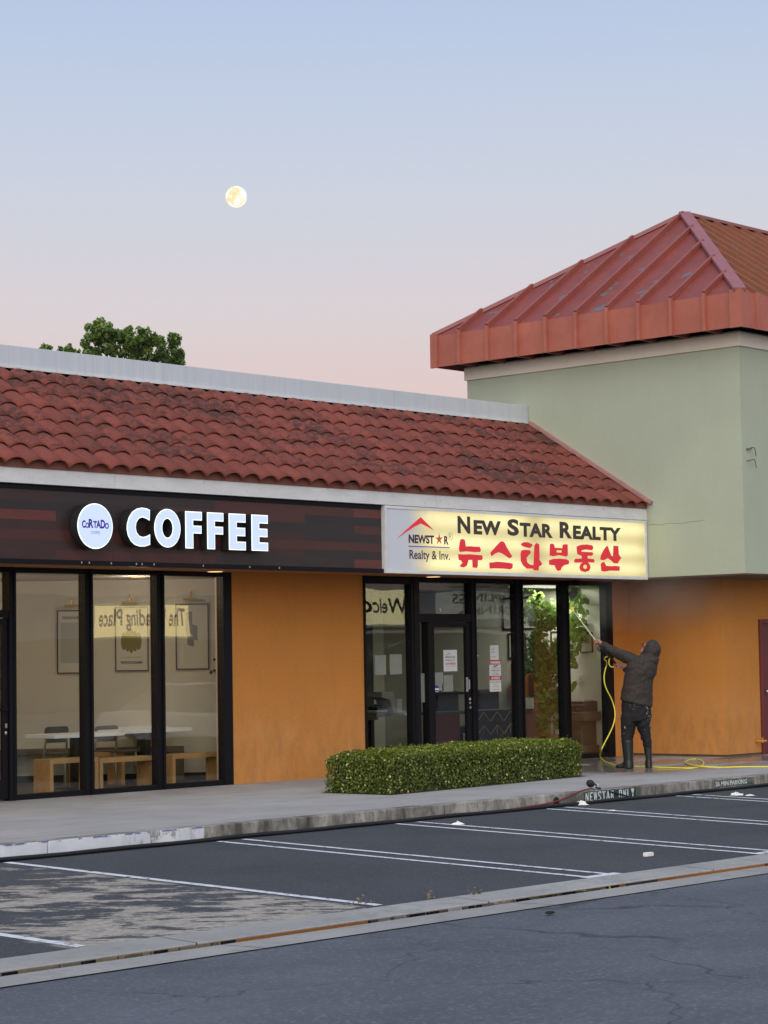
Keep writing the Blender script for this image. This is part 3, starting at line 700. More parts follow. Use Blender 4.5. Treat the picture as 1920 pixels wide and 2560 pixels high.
# channel letters
def S6(x, y): p = PY(400+x/2.86, 1240+y/2.86, YF); return (p[0], p[2])
def S5(x, y): p = PY(x/3.95, 1240+y/3.95, YF); return (p[0], p[2])
fz0, fz1 = S6(180, 374)[1], S6(180, 108)[1]
def poly_letter(name, outer, inner=None):
    cx = sum(p[0] for p in outer)/len(outer); cz_ = sum(p[1] for p in outer)/len(outer)
    def ringm(mb, o_, i_, y0, d):
        if i_ is None: mb.prism(o_, frm(y0), (0, d, 0)); return
        n = len(o_); A = [Vector((p[0], y0, p[1])) for p in o_]; B = [Vector((p[0], y0, p[1])) for p in i_]
        A2 = [p+Vector((0, d, 0)) for p in A]; B2 = [p+Vector((0, d, 0)) for p in B]
        b = len(mb.v); mb.v += [tuple(p) for p in A+B+A2+B2]
        for i in range(n):
            j = (i+1) % n
            mb.f += [(b+i, b+j, b+n+j, b+n+i), (b+2*n+i, b+3*n+i, b+3*n+j, b+2*n+j), (b+i, b+2*n+i, b+2*n+j, b+j), (b+n+i, b+n+j, b+3*n+j, b+3*n+i)]
    def inset(poly, d):
        n = len(poly); res = []
        ar = sum(poly[i][0]*poly[(i+1) % n][1]-poly[(i+1) % n][0]*poly[i][1] for i in range(n))
        sg = 1 if ar > 0 else -1
        for i in range(n):
            p0, p1, p2 = Vector(poly[i-1]), Vector(poly[i]), Vector(poly[(i+1) % n])
            e1 = (p1-p0).normalized(); e2 = (p2-p1).normalized(); n1 = Vector((-e1.y, e1.x))*sg; n2 = Vector((-e2.y, e2.x))*sg
            bis = n1+n2; bis = bis.normalized()*d/max(.5, bis.normalized().dot(n1)) if bis.length > .01 else n1*d
            res.append(tuple(p1+bis))
        return res
    mb = MB(); ringm(mb, outer, inner, YF, .13); L = mb.build(name, M_BLACK, cs)
    mb = MB(); ringm(mb, outer, inner, YF-.004, .003); mb.build('rim_light', M_HALO, L)
    mb = MB(); ringm(mb, inset(outer, .011), inset(inner, -.011) if inner else None, YF-.008, .003); mb.build('face', M_FACE, L)
def F_letter(xl, xr, e=False):
    w_ = xr-xl; h = fz1-fz0; st = .47*w_; a = .235*h
    X1 = xl+w_; m0 = fz0+.41*h; m1 = fz0+.62*h if not e else fz0+.62*h
    p = [(xl, fz0), (xl, fz1), (X1, fz1), (X1, fz1-a), (xl+st, fz1-a), (xl+st, m1), (X1-.03*w_, m1), (X1-.03*w_, m0 if not e else m0-.01), (xl+st, m0 if not e else m0-.01)]
    if e: p += [(xl+st, fz0+a), (X1, fz0+a), (X1, fz0)]
    else: p += [(xl+st, fz0)]
    return p
for (a, b, e) in ((180, 299, 0), (336, 453, 0), (491, 611, 1), (653, 770, 1)):
    poly_letter('letter', F_letter(S6(a, 240)[0], S6(b, 240)[0], e))
oc = ((S5(1522, 318)[0]+S6(145, 230)[0])/2, (fz0+fz1)/2); orx = (S6(145, 230)[0]-S5(1522, 318)[0])/2; orz = (S6(45, 92)[1]-S6(45, 368)[1])/2; oc = (oc[0], (S6(45, 92)[1]+S6(45, 368)[1])/2)
irx = (S6(88, 230)[0]-S6(13, 230)[0])/2; irz = (S6(50, 162)[1]-S6(50, 298)[1])/2
n = 40
def sup(a, e=.9): return (math.copysign(abs(math.cos(a))**e, math.cos(a)), math.copysign(abs(math.sin(a))**e, math.sin(a)))
poly_letter('letter', [(oc[0]+orx*math.cos(2*math.pi*i/n), oc[1]+orz*math.sin(2*math.pi*i/n)) for i in range(n)], [(oc[0]+irx*math.cos(2*math.pi*i/n), oc[1]+irz*math.sin(2*math.pi*i/n)) for i in range(n)])
cpx = [(1478, 138), (1445, 122), (1400, 115), (1350, 124), (1305, 155), (1270, 210), (1252, 275), (1250, 330), (1262, 390), (1290, 445), (1330, 483), (1380, 499), (1430, 498), (1480, 482), (1480, 378), (1445, 398), (1410, 405), (1375, 395), (1348, 360), (1337, 310), (1345, 260), (1370, 222), (1405, 210), (1440, 222), (1476, 244)]
poly_letter('letter', [S5(*p) for p in cpx])

# --- yellow light box
LBX0, LBX1, LBZ0, LBZ1, LBY = 5.54, 11.485, 2.742, 3.648, -1.16
ls = empty('realty_sign', (8.5, -1.1, 2.74), 0, 'yellow lit box sign reading NEW STAR REALTY with red Korean lettering', 'shop sign')
MB().box(LBX0, LBX1, LBY+.02, -1.041, LBZ0, LBZ1).build('sign_box', plain('sign_casing', (.6, .62, .62), .5), ls)
MB().box(LBX0, LBX1, LBY-.01, LBY+.02, LBZ1-.038, LBZ1).box(LBX0, LBX1, LBY-.01, LBY+.02, LBZ0, LBZ0+.045).box(LBX0, LBX0+.03, LBY-.01, LBY+.02, LBZ0+.045, LBZ1-.038).box(LBX1-.05, LBX1, LBY-.01, LBY+.02, LBZ0+.045, LBZ1-.038).build('sign_frame', M_WHITE_TRIM, ls)
k = N('backlit_face')                  # tubes behind the sheet, dead tube at the left end
x, y, z = k.xyz()
def bump_at(cv, c, wd_):
    d_ = k.math('DIVIDE', k.math('SUBTRACT', cv, c), wd_); return k.math('POWER', 2.718, k.math('MULTIPLY', k.math('MULTIPLY', d_, d_), -1.0))
tubes = k.math('ADD', k.math('ADD', bump_at(z, 3.50, .13), bump_at(z, 3.19, .11)), bump_at(z, 2.90, .11))
lf = k.n('MapRange'); lf.interpolation_type = 'SMOOTHSTEP'; k.l(k.math('ADD', x, k.math('MULTIPLY', k.noise(3, 2), .35)), lf.inputs[0]); lf.inputs[1].default_value = 6.05; lf.inputs[2].default_value = 6.75
seamj = k.math('SUBTRACT', 1.0, k.math('MULTIPLY', k.math('ADD', bump_at(x, 8.75, .22), bump_at(x, 11.6, .3)), .28))
lvl = k.math('MULTIPLY', k.math('MULTIPLY', lf.outputs[0], seamj), k.math('ADD', .62, k.math('MULTIPLY', tubes, k.math('ADD', .16, k.math('MULTIPLY', k.noise(1.1, 2, .5, k.coord((1, 1, 2))), .55)))))
k.col(k.mix(lf.outputs[0], (.60, .64, .70), (.30, .25, .12)))
k.b.inputs['Emission Color'].default_value = (*lin((255, 226, 120)), 1)
ec = k.mix(k.ramp(lvl, .55, 1.0), lin((236, 218, 150)), lin((255, 246, 186))); k.l(ec, k.b.inputs['Emission Color']); k.l(k.math('MULTIPLY', lvl, .80), k.b.inputs['Emission Strength']); k.rough(.35)
MB().box(LBX0+.03, LBX1-.05, LBY+.001, LBY+.018, LBZ0+.045, LBZ1-.038).build('sign_face', k.m, ls)
YS = LBY-.002
def S(x, y): p = PY(x, y, YS); return (p[0], p[2])
def s7(x, y): return S(1120+x/3.607, 1330+y/3.607)
def s6(x, y): return S(940+x/2.37, 1240+y/2.37)
def s8(x, y): return S(980+x/9.759, 1270+y/9.759)
M_INK = glow('sign_ink_grey', lin((58, 50, 48)), .55); M_RED = glow('sign_ink_red', lin((225, 45, 62)), .62); M_NAVY = glow('sign_ink_navy', lin((52, 30, 62)), .5)
fr = frm(YS-.002)
bigz = (s6(520, 222)[1], s6(520, 120)[1]); smz0 = s6(660, 231)[1]; smz1 = s6(660, 146)[1]
for body, xa, xb, big in (('N', 483, 558, 1), ('EW', 578, 740, 0), ('S', 778, 846, 1), ('TAR', 851, 1046, 0), ('R', 1087, 1160, 1), ('EALTY', 1166, 1451, 0)):
    a, b = s6(xa, 190)[0], s6(xb, 190)[0]
    z0, z1 = (bigz[0], bigz[1]) if big else (smz0, smz1)
    tm = MB(); put_text(tm, body, a, b, z0, z1, fr, .042 if big else .05, (0, 0, 0), 1.04); tm.build('title_lettering', M_INK, ls)
K = [
 [(103, 180), (98, 150), (103, 100), (112, 68), (128, 62), (150, 70), (156, 100), (160, 130), (200, 128), (240, 132), (285, 134), (296, 160), (290, 180), (240, 182), (170, 175)],
 [(90, 200), (140, 202), (200, 200), (260, 206), (308, 210), (312, 240), (302, 254), (268, 254), (268, 300), (262, 325), (220, 320), (218, 252), (182, 252), (180, 270), (168, 305), (140, 320), (106, 312), (108, 300), (130, 280), (118, 258), (96, 250)],
 [(382, 185), (400, 165), (440, 120), (470, 88), (490, 83), (510, 98), (530, 140), (560, 190), (579, 220), (555, 238), (520, 215), (480, 190), (452, 183), (425, 195), (392, 218), (384, 205)],
 [(371, 275), (400, 274), (440, 268), (500, 272), (560, 280), (583, 286), (580, 325), (560, 337), (500, 330), (420, 328), (374, 330)],
 [(655, 108), (680, 92), (720, 92), (755, 108), (763, 120), (740, 145), (700, 138), (670, 128)],
 [(660, 168), (690, 160), (740, 165), (746, 190), (725, 210), (708, 235), (712, 270), (735, 292), (770, 300), (775, 200), (778, 120), (798, 98), (822, 112), (824, 180), (824, 252), (848, 285), (840, 300), (820, 310), (816, 347), (775, 346), (765, 330), (710, 330), (675, 300), (655, 260), (653, 200)],
 [(918, 112), (935, 104), (955, 112), (962, 142), (1030, 146), (1032, 115), (1055, 110), (1078, 112), (1080, 170), (1080, 210), (1065, 222), (1000, 208), (950, 220), (915, 212)],
 [(910, 255), (950, 242), (1010, 240), (1070, 246), (1092, 262), (1088, 290), (1050, 298), (1025, 318), (1015, 346), (985, 350), (972, 330), (960, 300), (912, 296)],
 [(1158, 130), (1200, 115), (1250, 112), (1300, 120), (1310, 140), (1300, 165), (1240, 158), (1205, 165), (1200, 178), (1240, 180), (1300, 182), (1310, 200), (1295, 215), (1255, 215), (1260, 238), (1315, 245), (1322, 262), (1312, 276), (1262, 272), (1280, 300), (1285, 325), (1270, 350), (1235, 362), (1195, 350), (1184, 320), (1195, 285), (1215, 275), (1140, 276), (1137, 255), (1150, 240), (1205, 240), (1205, 215), (1165, 200), (1160, 160)],
 [(1372, 240), (1378, 210), (1400, 165), (1425, 130), (1440, 125), (1448, 150), (1470, 210), (1487, 222), (1490, 124), (1535, 126), (1540, 205), (1563, 235), (1545, 255), (1530, 284), (1495, 282), (1480, 265), (1440, 235), (1405, 255), (1375, 250)],
 [(1377, 285), (1395, 270), (1412, 275), (1425, 305), (1470, 308), (1510, 306), (1548, 310), (1546, 350), (1510, 350), (1460, 348), (1410, 358), (1380, 350)],
]
km = MB()
for p in K: km.prism([s7(*q) for q in p], frm(YS-.003), (0, .002, 0))
km.build('korean_lettering', M_RED, ls)
hol = MB(); hy = YS-.006
hol.prism([s7(*q) for q in ((978, 165), (1022, 166), (1022, 186), (978, 184))], frm(hy), (0, .002, 0))
hol.prism([s7(1234+17*math.cos(i*.524), 314+19*math.sin(i*.524)) for i in range(12)], frm(hy), (0, .002, 0))
hol.build('letter_counter', glow('sign_counter_yellow', lin((250, 228, 130)), .7), ls)
MB().prism([s8(*q) for q in ((120, 740), (400, 480), (697, 222), (860, 385), (1018, 543), (840, 445), (697, 378), (540, 455), (330, 590))], frm(YS-.003), (0, .002, 0)).build('roof_emblem', M_RED, ls)
tm = MB()
nz0, nz1 = s8(700, 865)[1], s8(700, 655)[1]
put_text(tm, 'NEWST', s8(405, 760)[0], s8(1025, 760)[0], nz0, nz1, fr, .04, (0, 0, 0)); tm.build('name_lettering', M_NAVY, ls); tm = MB(); put_text(tm, 'R', s8(1268, 760)[0], s8(1375, 760)[0], nz0, nz1, fr, .04, (0, 0, 0)); tm.build('name_lettering', M_NAVY, ls); tm = MB()
rz0, rz1 = s8(700, 1315)[1], s8(700, 1030)[1]
put_text(tm, 'Realty & Inv.', s8(425, 1150)[0], s8(1408, 1150)[0], rz0, rz1, fr, .012, (0, 0, 0)); tm.build('tagline_lettering', M_NAVY, ls)
sp = []
for i in range(10):
    r_ = 150 if i % 2 == 0 else 52; a = math.pi/2+i*math.pi/5
    sp.append(s8(1148+r_*.65*math.cos(a), 762-r_*math.sin(a)))
MB().prism(sp, frm(YS-.003), (0, .002, 0)).build('star_emblem', glow('star_red', lin((200, 78, 78)), .6), ls)
p0, p1 = s8(400, 932), s8(1400, 970); MB().box(p0[0], p1[0], YS-.004, YS-.001, p0[1]-.005, p0[1]+.008).build('underline', glow('sign_violet', lin((105, 85, 165)), .6), ls)
rg = s8(1418, 693); tm = MB(); put_text(tm, 'R', rg[0]-.022, rg[0]+.022, rg[1]-.026, rg[1]+.026, fr, 0, (0, 0, 0))
n = 20; v = [(rg[0]+rr*math.cos(2*math.pi*i/n), YS-.003, rg[1]+rr*1.02*math.sin(2*math.pi*i/n)) for rr in (.052, .046) for i in range(n)]
tm.add(v, [(i, (i+1) % n, n+(i+1) % n, n+i) for i in range(n)]); tm.build('trademark', glow('mark_grey', lin((120, 105, 90)), .7), ls)
# downlights in the soffit
M_LAMP = glow('warm_lamp', (1.0, .55, .18), 1.6)
for i, (p, lab) in enumerate((((3.24, -.30), 'glowing recessed downlight in the soffit above the orange pillar wall'), ((7.45, -.33), 'recessed downlight in the soffit over the realty door'))):
    t = empty('recessed_light', (p[0], p[1], 2.76), 0, lab, 'ceiling light', 'soffit downlights')
    MB().lathe([(0, .0), (.095, 0), (.095, .006), (0, .006)], 20, (p[0], p[1], 2.748)).build('lamp', M_LAMP, t)
    n_ = MB(); n_.lathe([(.097, 0), (.12, 0), (.12, .008), (.097, .008)], 20, (p[0], p[1], 2.752)); n_.build('trim_ring', M_WHITE_TRIM, t)
    L = bpy.data.lights.new('lamp_light', 'SPOT'); L.energy = 5; L.spot_size = R(120); L.color = (1, .62, .28); L.shadow_soft_size = .08
    lo = bpy.data.objects.new('lamp_light', L); C.objects.link(lo); lo.parent = t; lo.location = (0, 0, -.02)

# --- the row of shops across the road: seen only as a reflection in the glass
opp = empty('shop_row', (45, -38, 0), 0, 'pale flat-roofed shop row across the car park, mirrored in the shop glass', 'building')
OY = -38
MB().box(14, 80, OY-8, OY-1.2, -.1, 2.6).build('wall', plain('opp_wall', (.16, .15, .14), .9), opp)
MB().box(14, 39.35, OY-8, OY, 2.42, 3.98).box(45.5, 80, OY-8, OY, 2.85, 4.4).build('fascia', plain('opp_fascia', (.55, .57, .60), .8), opp)
def osign(x0, x1, z0, z1, name, lab, items, cface, st, ink):
    s_ = empty(name, (x0, OY+.1, z0), 0, lab, 'shop sign')
    MB().box(x0, x1, OY+.01, OY+.12, z0, z1).build('sign_face', glow('opp_face_%s' % name, cface, st), s_)
    tm = MB()
    for body, a, b, zz0, zz1 in items: put_text(tm, body, b, a, zz0, zz1, frm(OY+.135), .02, (0, 0, 0))
    tm.build('lettering', ink, s_)
MAROON = plain('opp_maroon', (.10, .012, .015), .6); OINK = plain('opp_ink', (.012, .012, .02), .6)
osign(33.2, 37.65, 2.5, 3.66, 'reading_sign', 'yellow lit sign with The Reading Place mirrored in the cafe window', [('The Reading Place', 33.3, 37.5, 2.66, 3.56)], lin((255, 232, 160)), 4.2, MAROON)
osign(46.2, 49.75, 2.95, 4.35, 'welcome_sign', 'lit sign with Welcome mirrored in the first realty window', [('Welcome', 45.6, 49.35, 3.42, 4.02)], lin((250, 238, 180)), 3.0, OINK)
osign(51.3, 58.0, 3.15, 4.30, 'dumpling_sign', 'pale sign with DUMPLINGS and DRINKS mirrored in the realty glass', [('DUMPLINGS', 52.2, 57.6, 3.85, 4.2), ('& DRINKS', 53.0, 57.0, 3.35, 3.7)], lin((200, 205, 200)), 1.3, MAROON)
# ================================================================== MOON AND TREES
mdir = Vector(ray(590.5, 492)).normalized(); mp = Vector(CAM)+mdir*2500
k = N('moon_surface')
vr = k.n('TexVoronoi'); vr.inputs['Scale'].default_value = .14
nm = k.ramp(k.noise(.11, 4, .6, None, .6), .44, .60)
k.l(k.mix(nm, (1.0, 1.0, .93), (.93, .80, .42)), k.b.inputs['Emission Color']); k.b.inputs['Emission Strength'].default_value = 1.05; k.col((0, 0, 0)); k.rough(1); k.b.inputs['Specular IOR Level'].default_value = 0
o = MB().ell((0, 0, 0), (12.1, 12.1, 12.1), 40, 24).build('moon', k.m, None, True, loc=mp); o.rotation_euler = (.6, .3, 1.2)
tag(o, 'full pale yellow moon hanging in the dusk sky', 'moon')

def at_depth(x, y, dist): d = Vector(ray(x, y)).normalized(); return Vector(CAM)+d*dist
def tree(label, blobs, dist, x0, n_per, leaf, twigs=()):
    base = at_depth(x0, 1000, dist); base.z = -.3
    t = empty('tree', base, 0, label, 'tree', 'trees behind the parapet')
    P = []; Nn = []; Tn = []
    br_ = MB(); crown0 = at_depth(x0, 960, dist)
    br_.tube([base, base+Vector((.1, 0, crown0.z*.5)), crown0-Vector((0, 0, .8)), crown0], [.32, .26, .17, .12], 10)
    for (x, y, r_, w_) in blobs:
        c_ = at_depth(60+x/3.77, 760+y/3.77, dist+rng.uniform(-1.2, 1.2)); rr = r_/3.77/FPX*dist
        q = crown0+(c_-crown0)*.55-Vector((0, 0, .25)); br_.tube([crown0-Vector((0, 0, .9)), q, c_], [.06, .03, .012], 6)
        nn = int(n_per*(r_/45)**2*w_); v = rng.normal(0, 1, (nn, 3)); v /= np.linalg.norm(v, axis=1)[:, None]
        rad = rr*(.35+.65*rng.random(nn)**.5); sub = rng.integers(0, 9, nn); off = rng.normal(0, .42, (9, 3))*rr
        p = np.array(c_)+v*rad[:, None]*.68+off[sub]
        P.append(p); Nn.append(v*.5+np.array([0, 0, .7])); Tn.append(np.clip(.55+.28*v[:, 2]+rng.normal(0, .16, nn)+rng.normal(0, .1, 9)[sub], 0, 1))
    for a, b, c_, d_ in twigs:
        br_.tube([at_depth(60+a/3.77, 760+b/3.77, dist), at_depth(60+c_/3.77, 760+d_/3.77, dist)], [.05, .02], 6)
    br_.build('trunk', M_BARK, t)
    o = leaves('crown', np.vstack(P), np.vstack(Nn), leaf, M_TREELEAF, None, .8, np.concatenate(Tn)); o.parent = t; o.matrix_parent_inverse = Matrix.Translation(-base)
main = [(700, 195, 48, 1), (665, 250, 52, 1), (735, 255, 55, 1), (790, 245, 45, 1), (625, 320, 45, .8), (690, 325, 52, .7), (760, 320, 52, .9), (590, 380, 45, .6), (610, 440, 55, 1), (680, 455, 48, .9), (840, 270, 40, 1), (890, 280, 48, 1), (900, 330, 55, .9),
        (985, 265, 52, 1), (1010, 310, 52, .9), (960, 350, 50, .8), (1100, 280, 45, 1), (1130, 330, 52, .9), (1060, 360, 52, 1), (1090, 420, 48, .9), (1060, 480, 50, 1), (960, 420, 45, .7), (940, 470, 40, .6), (800, 400, 38, .7), (800, 360, 45, .6), (1240, 330, 46, 1), (1280, 370, 50, 1), (1200, 350, 40, .7), (1385, 310, 48, 1), (1430, 335, 45, 1), (1400, 380, 45, .7), (1310, 420, 42, .7),
        (1290, 470, 45, .8), (1330, 510, 52, 1), (1250, 510, 42, .7), (1440, 470, 48, .9), (1480, 500, 46, .9), (1400, 440, 38, .5), (1470, 550, 42, .9), (1400, 540, 40, .8), (1150, 390, 38, .8), (830, 460, 42, .5), (870, 410, 42, .5), (1175, 475, 42, .55), (1180, 425, 40, .6), (760, 440, 45, .6), (650, 520, 60, 1), (1050, 560, 60, 1), (1350, 600, 60, 1), (900, 600, 70, .7)]
tree('bushy green tree crown with sky gaps rising behind the grey parapet', main, 78, 320, 230, .15, ((905, 640, 905, 380), (800, 600, 850, 400), (880, 600, 800, 470), (1150, 600, 1190, 420), (1180, 590, 1330, 400)))
tree('low tree top barely showing over the parapet at its left', [(195, 405, 24, 1), (240, 425, 22, 1), (170, 425, 22, 1), (340, 425, 16, 1), (425, 412, 24, 1), (395, 432, 24, 1), (455, 440, 24, 1), (505, 450, 16, .6), (210, 460, 34, 1), (430, 470, 34, 1)], 82, 130, 300, .17)

# ================================================================== HEDGE
hq = [Vector((3.13, -3.40, 0)), Vector((7.26, -3.06, 0)), Vector((7.20, -2.06, 0)), Vector((3.1, -2.45, 0))]; HH = .49
hedge = empty('hedge', (5.1, -2.75, 0), 0, 'clipped low box hedge standing on the pavement in front of the realty door', 'hedge')
hx = (hq[1]-hq[0]).normalized(); hyv = Vector((-hx.y, hx.x, 0)); LX = (hq[1]-hq[0]).length; LYd = 1.0
def hp_(u, v, w_): return hq[0]+hx*u+hyv*v+Vector((0, 0, w_))
n = 46000; P = np.zeros((n, 3)); Nn = np.zeros((n, 3)); tn = np.zeros(n)
ar = [LX*LYd*1.25, LX*HH*1.15, LX*HH*.4, LYd*HH*1.2, LYd*HH]; pr = np.array(ar)/sum(ar); fc = rng.choice(5, n, p=pr)
u = rng.random(n)*LX; v = rng.random(n)*LYd; w_ = rng.random(n)**.9*HH; dp = np.abs(rng.normal(0, .045, n))
uu = np.where(fc == 3, dp, np.where(fc == 4, LX-dp, u)); vv = np.where(fc == 1, dp, np.where(fc == 2, LYd-dp, v)); ww = np.where(fc == 0, HH-dp, w_)
rl_ = .16                                    # rounded shoulders, uneven clipping
lump = .016*np.sin(uu*5.1+vv*3)+.013*np.sin(uu*11.3+1.3+ww*9)+rng.normal(0, .010, n)+np.where(rng.random(n) < .02, .03*rng.random(n), 0)
for arr, lim, ax in ((uu, LX, 0), (vv, LYd, 1)):
    dlo = np.clip(rl_-arr, 0, rl_); dhi = np.clip(arr-(lim-rl_), 0, rl_); ww -= (ww/HH)**3*(dlo**2+dhi**2)/rl_*.42
hxn, hyn = np.array(hx), np.array(hyv)
nrm = np.array([[0, 0, 1.], -hyn, hyn, -hxn, hxn])[fc]
base = np.array(hq[0])
ww = np.where(fc == 0, ww+.0, np.maximum(ww, .02))
P = base+uu[:, None]*hxn+vv[:, None]*hyn+np.stack([0*ww, 0*ww, ww], 1)+nrm*lump[:, None]
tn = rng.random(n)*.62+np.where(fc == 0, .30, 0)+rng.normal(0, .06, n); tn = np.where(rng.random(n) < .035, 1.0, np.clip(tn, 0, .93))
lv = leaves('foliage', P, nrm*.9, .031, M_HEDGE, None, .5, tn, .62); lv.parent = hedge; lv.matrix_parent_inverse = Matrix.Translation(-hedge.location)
# stray sprigs
hb = MB(); i_ = .055
hb.add([hp_(i_, i_, .0), hp_(LX-i_, i_, 0), hp_(LX-i_, LYd-i_, 0), hp_(i_, LYd-i_, 0), hp_(.10, .10, HH-.07), hp_(LX-.1, .1, HH-.07), hp_(LX-.1, LYd-.1, HH-.07), hp_(.1, LYd-.1, HH-.07)], [(0, 1, 5, 4), (1, 2, 6, 5), (2, 3, 7, 6), (3, 0, 4, 7), (4, 5, 6, 7), (3, 2, 1, 0)])
hb.build('twig_core', plain('twig_dark', (.028, .030, .012), .9, .4, 20), hedge)
tag(MB().add([hp_(-.05, -.04, .004), hp_(LX+.05, -.04, .004), hp_(LX+.05, LYd+.04, .004), hp_(-.05, LYd+.04, .004)], [(0, 1, 2, 3)]).build('planting_soil', plain('soil', (.06, .045, .03), .95, .3, 15)), kind='structure')

# ================================================================== CAFE CONTENTS
WL = (DB-DA).length
def onW(x, y):
    d = Vector(ray(x, y)); nn = dn; t = (DA-Vector(CAM)).dot(nn)/d.dot(nn); p = Vector(CAM)+d*t; return (p-DB).dot(-dd), p.z
def W(s, b, dep=0): p = DB-dd*s+dn*dep; return (p.x, p.y, b)
def wb(mb, s0, s1, b0, b1, d0, d1):
    v = [W(s, b, d) for d in (d0, d1) for (s, b) in ((s0, b0), (s1, b0), (s1, b1), (s0, b1))]
    return mb.add(v, [(0, 1, 2, 3), (7, 6, 5, 4), (0, 4, 5, 1), (1, 5, 6, 2), (2, 6, 7, 3), (3, 7, 4, 0)])
def r2(x, y): return x/2.676, 1200+y/2.676
M_PFRAME = plain('poster_frame', (.075, .03, .025), .45, .2, 10); M_PAPER = plain('poster_paper', (.50, .47, .40), .75, .05, 3)
M_PINK = plain('poster_ink', (.035, .03, .028), .7); M_BRASS = plain('brass', (.80, .52, .16), .3, .1, 8, .9)
specs = [((380, 872), (382, 1298), 'framed poster with a pale grey square and writing along its top', 'KT'), ((768, 850), (770, 1283), 'framed poster with an olive ribbed gourd shape and writing below it', 'GB'), ((1172, 828), (1175, 1272), 'framed poster with grey slanted blocks hung nearest the right edge of the cafe window', 'BL')]
for tl, bl, lab, kd in specs:
    s0, z1 = onW(*r2(*tl)); _, z0 = onW(*r2(*bl)); s1 = s0+.455; z0 += .003
    ctr = W((s0+s1)/2, z0)
    t = empty('framed_poster', ctr, 0, lab, 'poster', 'posters on the cafe wall')
    f = MB(); wb(f, s0, s0+.016, z0, z1, 0, .03); wb(f, s1-.016, s1, z0, z1, 0, .03); wb(f, s0+.016, s1-.016, z0, z0+.016, 0, .03); wb(f, s0+.016, s1-.016, z1-.016, z1, 0, .03); f.build('frame', M_PFRAME, t)
    f = MB(); wb(f, s0+.016, s1-.016, z0+.016, z1-.016, .002, .012); f.build('print', M_PAPER, t)
    fw = lambda a, b: W(a, b, .014)
    tm = MB()
    if kd == 'KT':
        put_text(tm, 'YAYOI KUSAMA', s0+.07, s0+.39, z1-.125, z1-.085, fw, .02, (0, 0, 0)); tm.build('lettering', M_PINK, t)
        f = MB(); wb(f, s0+.05, s1-.05, z0+.14, z1-.17, .012, .0135); f.build('artwork', plain('print_grey', (.36, .35, .31), .8, .1, 30), t)
    if kd == 'GB':
        put_text(tm, 'YAYOI KUSAMA', s0+.07, s0+.375, z0+.10, z0+.14, fw, .025, (0, 0, 0)); put_text(tm, 'SHAPE OF SPRING EXHIBITION', s0+.08, s0+.36, z0+.185, z0+.195, fw, 0, (0, 0, 0)); tm.build('lettering', M_PINK, t)
        gm = MB(); cxs = s0+.22
        for i in range(5):
            wv = .040; ox = (i-2)*.05; hh = .165-.022*abs(i-2)
            gm.prism([(cxs+ox+wv*math.cos(a), z0+.41+hh*math.sin(a)) for a in np.linspace(0, 2*math.pi, 18)[:-1]], lambda a, b, i=i: W(a, b, .0128+.0003*i), tuple(dn*.001))
        gm.build('artwork', plain('gourd_print', (.19, .16, .05), .8, .35, 60), t)
    if kd == 'BL':
        gm = MB()
        gm.prism([(s0+.14, z0+.50), (s0+.23, z0+.48), (s0+.23, z0+.80), (s0+.14, z0+.78)], lambda a, b: W(a, b, .013), tuple(dn*.001)); gm.prism([(s0+.23, z0+.42), (s0+.30, z0+.40), (s0+.30, z0+.60), (s0+.23, z0+.62)], lambda a, b: W(a, b, .0145), tuple(dn*.001)); gm.prism([(s0+.16, z0+.34), (s0+.25, z0+.31), (s0+.25, z0+.42), (s0+.16, z0+.50)], lambda a, b: W(a, b, .016), tuple(dn*.001))
        gm.build('artwork', plain('block_print', (.22, .22, .21), .8, .3, 12), t)
    # picture light
    lt = empty('picture_light', W((s0+s1)/2, z1+.04), 0, {'KT': 'brass picture light over the poster with a pale grey square', 'GB': 'brass picture light over the poster with the gourd shape', 'BL': 'brass picture light over the poster with slanted blocks'}[kd], 'wall light', 'picture lights in the cafe')
    f = MB(); sm = (s0+s1)/2-.02
    f.tube([W(sm-.10, z1+.055, .12), W(sm+.10, z1+.055, .12)], .016, 10); f.build('bar', M_BRASS, lt)
    f = MB(); f.tube([W(sm, z1+.055, .12), W(sm, z1+.13, .12), W(sm, z1+.17, .07), W(sm, z1+.15, .02), W(sm, z1+.10, .01)], .005, 6); f.ell(W(sm, z1+.10, .008), (.022, .022, .022), 10, 6); f.build('arm', M_BRASS, lt)
# ceiling downlights and the lamps in them
lp = [(3.03, .96), (1.0, 2.2), (.2, 5.0), (-2.5, 3.5)]
for i, (x_, y_) in enumerate(lp):
    t = empty('room_light', (x_, y_, 2.735), 0, 'small warm ceiling light inside the cafe above the tables' if i == 0 else 'warm ceiling light deep inside the cafe', 'ceiling light', 'cafe ceiling lights')
    MB().lathe([(0, 0), (.10, 0), (.10, .008), (0, .008)], 20, (x_, y_, 2.729)).build('lamp', M_LAMP, t)
    L = bpy.data.lights.new('cafe_lamp', 'POINT'); L.energy = [15, 19, 60, 40][i]; L.color = (1, .84, .64) if i < 2 else (1, .62, .26); L.shadow_soft_size = .12
    lo = bpy.data.objects.new('cafe_lamp', L); C.objects.link(lo); lo.parent = t; lo.location = (0, 0, -.12)
